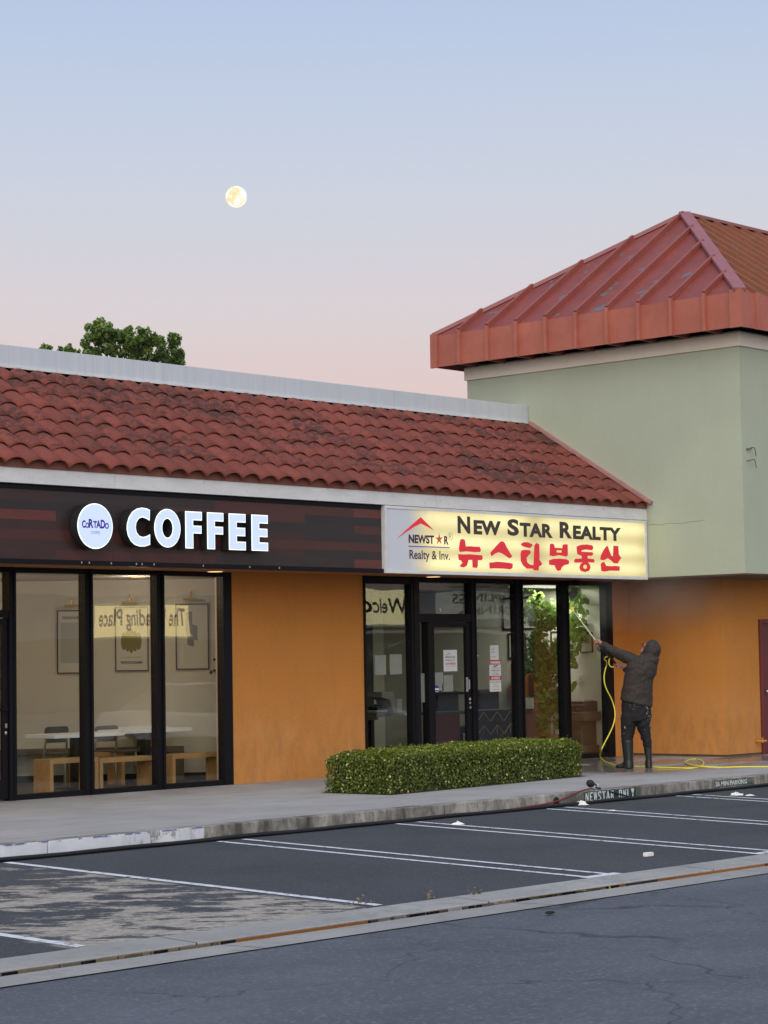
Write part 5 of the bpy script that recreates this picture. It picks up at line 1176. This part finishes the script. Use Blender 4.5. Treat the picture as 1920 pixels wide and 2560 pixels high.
c_ = k.mix(k.ramp(k.noise(24, 7, .78, k.coord((1, 1, 1.6))), .36, .66), (.009, .0075, .0065), (.050, .037, .030)); c_ = k.mix(k.math('MULTIPLY', k.ramp(k.noise(4, 5, .6), .45, .7), .4), c_, (.03, .025, .022))
k.col(c_); k.rough(.75); k.bump(k.noise(30, 6, .7, k.coord((1, 1, 2))), .5, .02); M_JACKET = k.m
k = N('spattered_trousers')
sp_ = k.n('TexVoronoi'); sp_.inputs['Scale'].default_value = 24
wv_ = k.n('TexNoise'); wv_.inputs['Scale'].default_value = 14; wv_.inputs['Detail'].default_value = 4; k.l(k.coord(), wv_.inputs['Vector']); vm_ = k.n('VectorMath', operation='MULTIPLY_ADD'); k.l(wv_.outputs['Color'], vm_.inputs[0]); vm_.inputs[1].default_value = (.10, .10, .14); k.l(k.tc.outputs['Object'], vm_.inputs[2]); k.l(vm_.outputs[0], sp_.inputs['Vector'])
msk = k.math('MULTIPLY', k.ramp(sp_.outputs['Distance'], .24, .32, (1, 1, 1), (0, 0, 0)), k.ramp(k.noise(5.5, 4, .6, k.coord(loc=(2.3, 0, 1))), .56, .60))
k.col(k.mix(k.math('MULTIPLY', msk, k.band(k.xyz()[2], .45, .88, .06)), (.007, .0065, .008), (.36, .35, .33))); k.rough(.85); k.bump(k.noise(20, 5, .7), .4, .01); M_TROUS = k.m
M_BOOT = plain('rubber_boot', (.016, .022, .022), .32, .2, 6); M_SKIN = plain('skin', (.36, .17, .115), .55, .12, 12)
# ---- body (skin): head, neck, trunk, arms and legs as one surface, hands with five fingers
bd = MB()
fd = Vector((-.62, .45, .42)).normalized()               # where the face looks
hc = zp(835, 375, .05)
def hpnt(f_, s_, u_):                                     # head coordinates: forward, side, up
    fw = Vector((-.66, .42, .62)).normalized(); sd_ = Vector((.50, .80, 0)).normalized(); upv = fw.cross(sd_); upv = upv if upv.z > 0 else -upv
    sd2 = upv.cross(fw); v_ = fw*f_+sd2*s_+upv*u_; return (hc[0]+v_.x, hc[1]+v_.y, hc[2]+v_.z)
def hell(c, r_, n=12):
    p = hpnt(*c); V_ = []
    for i in range(9):
        th = math.pi*i/8
        for k_ in range(n):
            q = (c[0]+r_[0]*math.sin(th)*math.cos(2*math.pi*k_/n), c[1]+r_[1]*math.sin(th)*math.sin(2*math.pi*k_/n), c[2]+r_[2]*math.cos(th)); V_.append(pp(*hpnt(*q)))
    bd.add(V_, [(i*n+k_, (i+1)*n+k_, (i+1)*n+(k_+1) % n, i*n+(k_+1) % n) for i in range(8) for k_ in range(n)])
hell((0, 0, .02), (.098, .078, .115)); hell((.03, 0, -.065), (.07, .06, .06)); hell((.098, 0, -.005), (.028, .016, .028)); hell((.105, 0, -.02), (.018, .018, .012)); hell((.088, 0, -.058), (.018, .026, .010)); hell((.086, 0, .03), (.016, .055, .014))
for s_ in (-1, 1): hell((0, s_*.08, .0), (.026, .012, .034)); hell((.086, s_*.032, .01), (.014, .016, .012))
limb(bd, [zp(830, 400, .04), zp(790, 500, .03), zp(740, 600, .0)], [.06, .06, .09])
loft(bd, [((.03, 0, .88), .16, .10), ((.05, 0, 1.1), .17, .11), ((.08, 0, 1.3), .18, .11), ((.09, 0, 1.46), .16, .09), ((.11, .01, 1.54), .08, .06)])
limb(bd, [zp(610, 500, .06), zp(420, 425, .19), zp(330, 372, .25), zp(210, 285, .325)], [.055, .05, .045, .033])
limb(bd, [zp(850, 560, .07), zp(730, 770, .22), zp(560, 650, .31), zp(480, 595, .335)], [.05, .048, .042, .030])
for (ax, kx, hx_) in ((-.095, -.12, -.12), (.12, .15, .165)): limb(bd, [(ax*.7, 0, .92), (kx, .01, .5), (hx_, 0, .12)], [.10, .065, .045])
def hand(w0, w1, curl, up_, side):
    """palm from wrist w0 towards w1; five fingers closing round the held rod"""
    w0, w1 = Vector(w0), Vector(w1); d_ = (w1-w0).normalized(); s_ = Vector(side); s_ = (s_-d_*s_.dot(d_)).normalized(); n_ = Vector(curl); n_ = (n_-d_*n_.dot(d_)-s_*n_.dot(s_)).normalized()
    V_ = lambda f_, q, h_: tuple(w0+d_*f_+s_*q+n_*h_)
    limb(bd, [V_(-.02, 0, 0), V_(.03, -.012, 0), V_(.085, -.022, .004)], [.029, .026, .020], 10); limb(bd, [V_(-.02, 0, 0), V_(.03, .014, 0), V_(.085, .022, .004)], [.029, .026, .020], 10)
    for i, (q, ln) in enumerate(((-.036, .9), (-.012, 1.05), (.012, 1.0), (.034, .8))):
        limb(bd, [V_(.07, q*.9, .002), V_(.100, q, .008), V_(.118*min(1, ln+.05), q, .034), V_(.090, q, .056*ln), V_(.066, q*.95, .048)], [.0105, .010, .0095, .009, .007], 8)
    limb(bd, [V_(.01, -.030, .006), V_(.045, -.052, .022), V_(.075, -.046, .046), V_(.092, -.028, .056)], [.014, .012, .0105, .008], 8)
hw0 = zp(212, 286, .325); hw1 = zp(130, 232, .36)
hand(hw0, hw1, (-.2, -.5, -.8), 0, (.35, -.5, .6))
gw0 = zp(486, 600, .335); gw1 = zp(415, 560, .35)
hand(gw0, gw1, (-.3, .3, -.7), 0, (.2, .8, .3))
body = fuse(bd, 'body', M_SKIN, .0075, 2)
# ---- clothes
jk = MB()
def tz(x0, x1, y, b, hd, tl=0): return (((x0+x1)/2-620)/984, b, (2010-y)/984), (x1-x0)/2/984, hd, tl
loft(jk, [tz(408, 860, 1117, .0, .165, -.225), tz(412, 862, 1090, .0, .165, -.20), tz(428, 862, 1000, .0, .162, -.14), tz(447, 866, 900, .0, .162, -.08), tz(462, 880, 800, .005, .165, -.03), tz(484, 922, 700, .0, .168), tz(502, 934, 610, -.005, .165), tz(535, 915, 535, 0, .15), tz(600, 890, 480, .01, .12), tz(680, 870, 440, .02, .10)], 24)
limb(jk, [zp(640, 520, .03), zp(560, 487, .08), zp(430, 427, .19), zp(345, 378, .25), zp(260, 322, .30), zp(196, 280, .325)], [.092, .090, .082, .073, .060, .046], 14)
limb(jk, [zp(850, 570, .02), zp(800, 700, .12), zp(720, 790, .22), zp(600, 690, .30), zp(520, 622, .33)], [.095, .085, .075, .06, .045], 14)
# hood: closed shell round the back of the head with an open face rim
def hood(c, r_, n=18, m_=12):
    V_ = []
    for i in range(m_+1):
        th = math.pi*i/m_
        for k_ in range(n):
            q = (c[0]+r_[0]*math.cos(th), c[1]+r_[1]*math.sin(th)*math.cos(2*math.pi*k_/n), c[2]+r_[2]*math.sin(th)*math.sin(2*math.pi*k_/n)); V_.append(pp(*hpnt(*q)))
    jk.add(V_, [(i*n+k_, (i+1)*n+k_, (i+1)*n+(k_+1) % n, i*n+(k_+1) % n) for i in range(m_) for k_ in range(n)])
hood((-.05, 0, .01), (.122, .122, .148)); hood((.0, 0, .080), (.088, .108, .086)); hood((-.045, 0, -.085), (.11, .115, .105))
limb(jk, [zp(880, 450, .0), zp(840, 520, 0)], [.11, .13], 16)
jacket = fuse(jk, 'jacket', M_JACKET, .0105, 5, noise=.011)
tr_ = MB()
loft(tr_, [((.01, 0, .96), .205, .14), ((.012, 0, .85), .212, .145), ((.012, 0, .74), .208, .14), ((.012, 0, .665), .205, .13)], 22)
loft(tr_, [((-.10, 0, .76), .112, .125), ((-.105, 0, .62), .108, .118), ((-.115, .005, .52), .096, .105), ((-.125, .005, .45), .085, .095), ((-.127, 0, .37), .078, .088), ((-.125, 0, .30), .066, .07)], 16)
loft(tr_, [((.115, 0, .76), .108, .125), ((.108, 0, .62), .100, .118), ((.123, .005, .52), .087, .105), ((.141, .005, .435), .076, .095), ((.154, 0, .37), .068, .088), ((.158, 0, .30), .056, .07)], 16)
fuse(tr_, 'trousers', M_TROUS, .011, 4, noise=.012)
def boot(cx, w0, w1, w2, toe, lab=None):
    b_ = MB()
    loft(b_, [((cx[0], 0, .402), w0, w0*1.1), ((cx[0], 0, .385), w0*1.02, w0*1.12), ((cx[1], 0, .25), w1, w1*1.1), ((cx[2], .0, .12), w2, w2*1.15), ((cx[2], .0, .05), w2*1.05, w2*1.2), ((cx[2], 0, .004), w2*1.05, w2*1.2)], 18)
    t_ = Vector((toe[0], toe[1], 0)); q = Vector((cx[2], 0, 0)); sdv = Vector((-t_.y, t_.x, 0)).normalized()
    V_ = []; nn = 12; prof = [(0, .055, .13), (.25, .052, .115), (.5, .05, .085), (.75, .052, .072), (.95, .042, .06), (1.03, .02, .04)]
    for f_, hw, hh in prof:
        for k_ in range(nn):
            th = 2*math.pi*k_/nn; s_ = math.cos(th)*hw; z_ = max(.004, hh/2+math.sin(th)*hh/2)
            p = q+t_*f_+sdv*s_; V_.append(pp(p.x, p.y, z_))
    F_ = [(i*nn+k_, i*nn+(k_+1) % nn, (i+1)*nn+(k_+1) % nn, (i+1)*nn+k_) for i in range(len(prof)-1) for k_ in range(nn)]; F_ += [tuple(range(nn)), tuple((len(prof)-1)*nn+k_ for k_ in range(nn))]
    b_.add(V_, F_); return fuse(b_, 'boot', M_BOOT, .008, 3)
boot((-.122, -.118, -.115), .083, .077, .070, (-.165, .08)); boot((.157, .163, .17), .063, .055, .046, (.015, .2))
gl = MB()                              # spectacles at the edge of the hood
for s_ in (-1, 1):
    ring = [pp(*hpnt(.112, s_*.034+.026*math.cos(a), .012+.02*math.sin(a))) for a in np.linspace(0, 2*math.pi, 13)]
    gl.tube(ring, .0035, 6); gl.tube([pp(*hpnt(.112, s_*.06, .02)), pp(*hpnt(.02, s_*.082, .02))], .0035, 6)
gl.tube([pp(*hpnt(.114, -.01, .014)), pp(*hpnt(.114, .01, .014))], .003, 6); gl.build('spectacles', M_BLACK, per)
# ---- lance and trigger gun
HV = Vector(pp(*zp(128, 230, .375))); tipd = Vector(PY(1426, 1517, -1.0)); dirl = (tipd-HV).normalized()
lan = empty('spray_lance', HV, 0, 'thin steel spray lance with a yellow nozzle held up towards the window', 'spray lance')
MB().tube([HV-dirl*.10, HV+(tipd-HV)*.90], .0065, 8).build('rod', plain('steel_rod', (.80, .82, .82), .4, .05, 5, .2), lan)
M_YEL = plain('yellow_plastic', (.82, .74, .06), .45, .1, 6)
nz_ = HV+(tipd-HV)*.885; MB().tube([nz_, nz_+dirl*.05, nz_+dirl*.11, nz_+dirl*.16], [.018, .026, .022, .012], 10).build('nozzle', M_YEL, lan, True)
gun = Vector(pp(*zp(405, 600, .36)))
MB().tube([HV-dirl*.10, HV-dirl*.3, gun+Vector((0, 0, .04)), gun], [.010, .012, .014, .016], 8).build('trigger_gun', M_BLACK, lan)
# ---- yellow hose: over the hand, hanging loop, along the pavement
hz = MB()
GP = Vector(PZ(1512, 1906, 0)); YH = GP.y
hang = [(1519, 1655), (1511, 1680), (1509.5, 1700), (1515, 1722), (1528, 1745), (1536, 1768), (1538.5, 1790), (1534, 1812), (1522, 1838), (1510, 1860), (1501, 1880)]
def smooth_path(P, it=3):
    P = [Vector(p) for p in P]
    for _ in range(it):
        Q = [P[0]]
        for a, b in zip(P, P[1:]): Q += [a*.75+b*.25, a*.25+b*.75]
        Q.append(P[-1]); P = Q
    return P
HR = .0095
A = [Vector(PY(x, y, YH+.25-.25*i/10)) for i, (x, y) in enumerate(hang)]
loop = [gun+Vector((0, 0, .01)), Vector(pp(*zp(350, 612, .36))), Vector(pp(*zp(308, 585, .34))), Vector(pp(*zp(298, 520, .32))), Vector(pp(*zp(325, 462, .33))), Vector(pp(*zp(300, 448, .42))), Vector(pp(*zp(235, 490, .46)))]
G = [Vector(PZ(x, y, HR)) for x, y in ((1500, 1893), (1507, 1901), (1524, 1909), (1548, 1915), (1585, 1917), (1620, 1917.5), (1680, 1919.5), (1735, 1921), (1757, 1915), (1761, 1906), (1745, 1897), (1722, 1899), (1712, 1906), (1722, 1914), (1750, 1920), (1800, 1919), (1850, 1917), (1920, 1917), (1990, 1917))]
for i in (13, 14): G[i].z += .02
hose = tag(hz.tube(smooth_path(loop+A+G, 3), HR, 8).build('hose', M_YEL, None, True), 'yellow hose looping from the sprayer down and along the wet pavement', 'hose')

# ================================================================== KERB CLUTTER AND LETTERING
blk = []
for i in range(60):
    x_ = -9+i*.42; blk.append((x_, -5.075-.012*math.sin(i*.9), lot(-5.08)+.022+.004*math.sin(i*1.7)))
tag(MB().tube(blk, .021, 8).build('cable', plain('cable_black', (.008, .008, .009), .6), None, True), 'long black cable lying along the foot of the kerb', 'cable')
# painted stencil NEWSTAR ONLY
KY = -5.0405
M_GRN = (lambda k: (k.col(k.mix(k.ramp(k.noise(9, 7, .75), .36, .42), (.20, .19, .17), (.022, .045, .036))), k.rough(.75), k.m)[2])(N('kerb_green_paint'))
M_STEN = (lambda k: (k.col(k.mix(k.ramp(k.noise(30, 5, .7), .22, .28), (.12, .14, .13), (.66, .72, .72))), k.rough(.75), k.m)[2])(N('stencil_white'))
p = PY(1459, 1990, KY); q = PY(1590, 1980, KY)
tag(MB().box(p[0], q[0], KY-.002, KY+.02, -.135, -.008).build('painted_patch', M_GRN), kind='structure')
def serif(ch):                         # block stencil capitals on a 1x1 cell, as rectangles/quads
    S_ = lambda x, t=.26: [[(x, 0), (x+t, 0), (x+t, 1), (x, 1)], [(x-.08, 0), (x+t+.08, 0), (x+t+.08, .09), (x-.08, .09)], [(x-.08, .91), (x+t+.08, .91), (x+t+.08, 1), (x-.08, 1)]]
    q_ = lambda *p: [list(p)]
    D = {'N': S_(.10, .16)+S_(.74, .16)+q_((.08, 1), (.36, 1), (.92, 0), (.66, 0)), 'E': S_(.12)+q_((.42, .84), (.9, .84), (.9, 1), (.42, 1))+q_((.42, 0), (.92, 0), (.92, .16), (.42, .16))+q_((.42, .43), (.74, .43), (.74, .57), (.42, .57)),
         'W': q_((.0, 1), (.24, 1), (.42, 0), (.22, 0))+q_((.46, 1), (.66, 1), (.86, 0), (.68, 0))+q_((.30, 0), (.44, 0), (.56, .7), (.48, .9))+q_((.72, 0), (.84, 0), (1, 1), (.88, 1)),
         'S': q_((.15, .84), (.88, .84), (.88, 1), (.15, 1))+q_((.1, .55), (.36, .55), (.36, .95), (.1, .95))+q_((.12, .60), (.36, .66), (.90, .42), (.64, .36))+q_((.64, .06), (.9, .06), (.9, .46), (.64, .46))+q_((.1, 0), (.85, 0), (.85, .16), (.1, .16)),
         'T': S_(.38)+q_((.02, .84), (.34, .84), (.34, 1), (.02, 1))+q_((.68, .84), (.98, .84), (.98, 1), (.68, 1)), 'A': q_((.36, 1), (.6, 1), (.98, 0), (.7, 0))+q_((.02, 0), (.18, 0), (.46, .9), (.34, .9))+q_((.3, .26), (.66, .26), (.62, .38), (.34, .38)),
         'R': S_(.12)+q_((.44, .86), (.85, .86), (.85, 1), (.44, 1))+q_((.66, .5), (.92, .5), (.92, .96), (.66, .96))+q_((.44, .44), (.82, .44), (.82, .56), (.44, .56))+q_((.5, .44), (.74, .44), (.98, 0), (.72, 0)),
         'O': q_((.06, .1), (.34, .0), (.34, 1), (.06, .9))+q_((.66, 0), (.94, .1), (.94, .9), (.66, 1))+q_((.36, .86), (.64, .86), (.64, 1), (.36, 1))+q_((.36, 0), (.64, 0), (.64, .14), (.36, .14)),
         'L': S_(.14)+q_((.48, 0), (.92, 0), (.92, .18), (.48, .18)), 'Y': S_(.38)[:2]+q_((.0, 1), (.26, 1), (.56, .4), (.36, .4))+q_((.72, 1), (.94, 1), (.66, .4), (.56, .44))}
    D['S_'] = []
    return [[(a, b*.46 if b <= .5 else b) if ch == '_' else (a, b) for a, b in pl] for pl in D[ch]]
ste = empty('stencil_lettering', ((p[0]+q[0])/2, KY, -.12), 0, 'white stencilled NEWSTAR ONLY lettering on the green painted kerb', 'lettering')
sm = MB(); tx = 'NEWSTAR ONLY'; w_ = (q[0]-p[0]-.05)/len(tx)
for i, ch in enumerate(tx):
    if ch == ' ': sm.build('word', M_STEN, ste); sm = MB(); continue
    for pl in serif(ch):
        pts = [(p[0]+.025+(i+a*.86)*w_, -.124+b*.108) for a, b in pl]
        sm.add([(a, KY-.0035, b) for a, b in pts], [tuple(range(len(pts)))])
sm.build('word', M_STEN, ste)
M_FADE = (lambda k: (k.col(k.mix(k.ramp(k.noise(24, 6, .75), .38, .44), (.11, .115, .10), (.58, .66, .66))), k.rough(.8), k.m)[2])(N('faded_stencil'))
M_GRN2 = (lambda k: (k.col(k.mix(k.ramp(k.noise(7, 7, .8), .47, .55), (.17, .165, .14), (.045, .065, .052))), k.rough(.8), k.m)[2])(N('faded_green'))
tag(MB().box(7.36, 8.32, KY-.0015, KY+.02, -.105, -.012).build('painted_patch', M_GRN2), kind='structure')
tm = MB(); put_text(tm, '26 MIN PARKING', 7.44, 8.16, -.088, -.03, frm(KY-.003), .03, (0, 0, 0)); tag(tm.build('stencil_lettering', M_FADE), 'faded stencilled 26 MIN PARKING lettering on the bare kerb', 'lettering')
# drain pipe mouth in the kerb
c_ = PY(1390, 2003, KY); dpn = empty('drain_pipe', (c_[0], KY, -.135), 0, 'round drain pipe mouth in the kerb left of the green NEWSTAR paint', 'drain')
pts = [(c_[0]+.048*math.cos(a), -.085+.048*math.sin(a)) for a in np.linspace(0, 2*math.pi, 21)[:-1]]
MB().prism(pts, frm(KY-.002), (0, .015, 0)).build('mouth', plain('rust_dark', (.015, .010, .008), .9), dpn)
n = 20; v = [(c_[0]+r_*math.cos(2*math.pi*i/n), y_, -.085+r_*math.sin(2*math.pi*i/n)) for y_ in (KY-.006, KY+.01) for r_ in (.056, .047) for i in range(n)]
MB().add(v, [(i, (i+1) % n, n+(i+1) % n, n+i) for i in range(n)]+[(i, 2*n+i, 2*n+(i+1) % n, (i+1) % n) for i in range(n)]).build('rim', plain('rust_rim', (.10, .055, .04), .8, .3, 20), dpn)
# black plug-in gadget and red cord on the kerb edge
g0 = Vector(PZ(1480, 1967, .03)); gx = Vector((_r[0], _r[1], 0))
t = empty('power_adapter', g0, 0, 'small black plug and socket lying on the kerb edge above the NEWSTAR lettering', 'adapter')
G_ = lambda x, y, w=0: Vector(PZ(x, y, 0))*0+Vector(PY(x, y, -4.97+w))
q_ = MB(); q_.ell(G_(1476, 1959), (.055, .05, .045), 12, 8, Matrix.Rotation(.5, 3, 'Y')); q_.build('plug', M_BLACK, t, True)
MB().tube([G_(1478, 1957), G_(1487, 1960), G_(1496, 1967), G_(1497, 1972)], .009, 6).build('lead', M_BLACK, t)
MB().tube([G_(1496, 1976), G_(1492, 1971), G_(1500, 1973)], .022, 8).build('socket', M_BLACK, t); MB().box(*(lambda p: (p.x-.012, p.x+.012, p.y-.01, p.y+.012, p.z-.03, p.z+.03))(G_(1493.5, 1966))).build('label_tag', plain('tag_white', (.6, .6, .6), .6), t)
rc = [G_(1487, 1973), G_(1478, 1971), G_(1462, 1974, -.02), Vector(PY(1445, 1980, -5.052)), Vector(PY(1425, 1990, -5.06)), Vector(PY(1400, 2001, -5.06)), Vector(PY(1378, 2007, -5.06)), Vector(PY(1350, 2012, -5.075)), Vector(PY(1300, 2019, -5.085)), Vector(PY(1255, 2027, -5.09))]
tag(MB().tube(smooth_path(rc, 2), .008, 6).build('cord', plain('red_cord', (.22, .02, .02), .5), None, True), 'red cord running from the black plug down past the drain hole', 'cord')
bc = [G_(1497, 1974), G_(1510, 1976, -.04), Vector(PY(1530, 1980, -5.055)), Vector(PY(1560, 1988, -5.06)), Vector(PY(1590, 1996, -5.07))]
tag(MB().tube(smooth_path(bc, 2), .009, 6).build('cord', M_BLACK, None, True), 'black cord dangling across the green NEWSTAR paint', 'cord')
# litter
M_LIT = plain('tissue_white', (.78, .78, .76), .9, .06, 8)
def L_(x, y):
    d = ray(x, y); t_ = (-.15+LS*(CAM[1]+5.0)-CAM[2])/(d[2]-LS*d[1]); return CAM+d*t_
def crumple(x, y, sx, sy, h, lab, seed):
    p = L_(x, y); r0 = np.random.default_rng(seed); mb = MB(); n_, m_ = 12, 5; V_ = []
    for j in range(m_):
        for i in range(n_):
            a = 2*math.pi*i/n_; f_ = (1-j/m_)*(1+r0.normal(0, .22)); V_.append((sx*f_*math.cos(a), sy*f_*math.sin(a), max(.002, h*(j/m_)**.6*(1+r0.normal(0, .3))+.004)))
    V_.append((0, 0, h*.8)); F_ = [(j*n_+i, j*n_+(i+1) % n_, (j+1)*n_+(i+1) % n_, (j+1)*n_+i) for j in range(m_-1) for i in range(n_)]+[((m_-1)*n_+i, (m_-1)*n_+(i+1) % n_, m_*n_) for i in range(n_)]
    F_.append(tuple(range(n_)))
    V_ = [(a*.8, b*.8, c*.8) for a, b, c in V_]; o = mb.add(V_, F_).build('litter', M_LIT, None, loc=(p[0], p[1], lot(p[1])+.001)); o.rotation_euler = (0, 0, -.83); tag(o, lab, 'litter', 'scraps of white litter on the lot')
crumple(1453, 2013, .10, .06, .06, 'crumpled white tissue by the kerb below the green NEWSTAR paint', 1)
crumple(1145, 2062, .09, .03, .035, 'small white scrap lying on the double line left of the NEWSTAR bay', 2)
crumple(1047, 2041, .055, .03, .03, 'tiny white scrap against the kerb, the leftmost piece of litter', 3)
crumple(1532, 2028, .06, .025, .012, 'thin flat white scrap on the lot below the NEWSTAR lettering', 4)
crumple(1842, 1989, .12, .05, .045, 'wide white scrap at the kerb under the faded 26 MIN PARKING', 5)
crumple(1875, 1990, .08, .03, .02, 'thin white scrap at the far right end of the kerb', 6)
p = L_(1621, 2142); t = empty('carton', (p[0], p[1], lot(p[1])), 0, 'small white box-like scrap alone in the middle of a parking bay', 'litter'); MB().box(p[0]-.05, p[0]+.05, p[1]-.025, p[1]+.025, lot(p[1])+.004, lot(p[1])+.04).build('carton_body', M_LIT, t, bevel=.005)
p = PZ(1375, 2283, -.24); tag(MB().ell((0, 0, 0), (.05, .03, .012), 8, 5).build('dead_leaf', plain('leaf_dark', (.012, .010, .009), .8), None, loc=(p[0], p[1], -.235)), 'dark fallen leaf lying on the road near the gutter', 'leaf')
# weeds at the kerb foot and along the gutter edge
def weed(x, y, n_, r_, lab, mt, sz=.03):
    p = L_(x, y); P = [(p[0]+rng.normal(0, r_), p[1]+rng.normal(0, r_*.5), lot(p[1])+abs(rng.normal(0, r_*.5))+.004) for _ in range(n_)]
    o = leaves('weed', P, [(0, -.5, 1)]*n_, sz, mt, None, .7); tag(o, lab, 'weed', 'weeds in the lot')
MW = leaf_mat('weed_leaf', (.04, .09, .03), (.12, .2, .06), (.2, .28, .1)); MWD = leaf_mat('dry_weed_leaf', (.10, .08, .045), (.24, .2, .11), (.3, .27, .15))
weed(1121, 2036, 40, .055, 'small green weed at the kerb foot', MW)
weed(1190, 2236, 16, .05, 'dry tuft at the gutter edge between two bays', MWD); weed(1078, 2248, 16, .05, 'dry tuft at the gutter edge, left of the bay corner', MWD); weed(900, 2262, 22, .06, 'yellowish weed beside the end of the stall line', MWD)

# ================================================================== CARS MIRRORED IN THE GLASS
def parked_car(cx, cy, lab, paint):
    zg_ = lot(cy)
    t = empty('parked_car', (cx, cy, zg_), 0, lab, 'car', 'cars parked right of the picture')
    side = [(-2.2, .32), (-2.24, .62), (-2.15, .80), (-1.2, .92), (1.3, .98), (2.05, .95), (2.2, .75), (2.22, .40), (2.1, .26), (-2.05, .24)]
    MB().prism(side, lambda a, b: (cx-.88, cy-a, zg_+b), (1.76, 0, 0)).build('body', paint, t, bevel=.05)
    v = []
    for a, b, hw in ((-1.25, .91, .80), (-.45, 1.40, .62), (.85, 1.42, .62), (1.75, .96, .78)):
        v += [(cx-hw, cy-a, zg_+b), (cx+hw, cy-a, zg_+b)]
    MB().add(v, [(0, 1, 3, 2), (2, 3, 5, 4), (4, 5, 7, 6), (0, 2, 4, 6), (1, 7, 5, 3), (0, 6, 7, 1)]).build('cabin', plain('car_glass', (.02, .025, .03), .08), t, bevel=.04)
    MB().box(cx-.60, cx+.60, cy-.80, cy+.40, zg_+1.40, zg_+1.445).build('roof', paint, t, bevel=.02)
    for a in (-1.38, 1.38):
        for s_ in (-1, 1):
            q = MB(); x_ = cx+s_*.80; q.tube([(x_-s_*.1, cy-a, zg_+.32), (x_+s_*.1, cy-a, zg_+.32)], .32, 20); wh_ = q.build('wheel', M_BLACK, t)
            MB().tube([(x_+s_*.101, cy-a, zg_+.32), (x_+s_*.107, cy-a, zg_+.32)], .20, 16).build('rim', M_CHROME, wh_)
    for s_ in (-1, 1): MB().ell((cx+s_*.62, cy+2.16, zg_+.68), (.17, .07, .08), 12, 8).build('headlight', M_CHROME, t)
    MB().box(cx-.26, cx+.26, cy+2.225, cy+2.24, zg_+.42, zg_+.54).build('number_plate', M_LIT, t)
parked_car(10.55, -7.55, 'white car parked nose to the kerb, mirrored in the cafe glass', plain('car_white', (.72, .73, .74), .2, .02))
parked_car(13.1, -7.6, 'silver car parked beside the white one, mirrored in the glass', plain('car_silver', (.42, .43, .45), .2, .02, 8, .4))

# ================================================================== SPRAY MIST
def vol(name, dens, scale, thr, ctr=None, rad=None, col=(.96, .96, 1)):
    k = N(name); k.t.nodes.remove(k.b); pv = k.n('VolumePrincipled'); pv.inputs['Color'].default_value = (*col, 1); pv.inputs['Anisotropy'].default_value = .2
    if scale:
        q = k.noise(scale, 3, .55); q = k.math('MULTIPLY', k.ramp(q, thr, thr+.4), dens)
        mp = k.n('Mapping'); mp.vector_type = 'TEXTURE'; k.l(k.tc.outputs['Object'], mp.inputs[0]); mp.inputs['Location'].default_value = ctr; mp.inputs['Scale'].default_value = rad
        gd = k.n('TexGradient', gradient_type='SPHERICAL'); k.l(mp.outputs[0], gd.inputs[0]); q = k.math('MULTIPLY', q, k.math('POWER', gd.outputs['Fac'], .8)); k.l(q, pv.inputs['Density'])
    else: pv.inputs['Density'].default_value = dens
    k.l(pv.outputs[0], k.o.inputs['Volume']); return k.m
jet = MB(); tip = nz_+dirl*.165; hit = Vector((11.05, -.07, 2.68)); up_ = Vector((0, 0, 1))
sdj = (hit-tip).cross(up_).normalized()
rr = [(.006, .0), (.05, .4), (.12, .75), (.20, 1.0)]
V_ = []
for r_, f_ in rr:
    for k_ in range(10): a = 2*math.pi*k_/10; V_.append(tip+(hit-tip)*f_+sdj*r_*math.cos(a)*.6+up_*r_*math.sin(a))
jet.add(V_, [(i*10+k_, i*10+(k_+1) % 10, (i+1)*10+(k_+1) % 10, (i+1)*10+k_) for i in range(3) for k_ in range(10)]+[tuple(range(10)), tuple(range(30, 40))])
tag(jet.build('spray_jet', vol('spray_water', 5, 0, 0)), 'fine water spray fanning from the nozzle onto the window head', 'spray', kind='stuff')
tag(MB().box(9.6, 14.2, -2.85, -.06, 1.3, 2.74).build('spray_mist', vol('mist_air', .42, 1.1, .30, (11.7, -1.2, 2.62), (1.9, 1.5, .75))), 'pale drifting mist under the soffit near the spraying person', 'mist', kind='stuff')
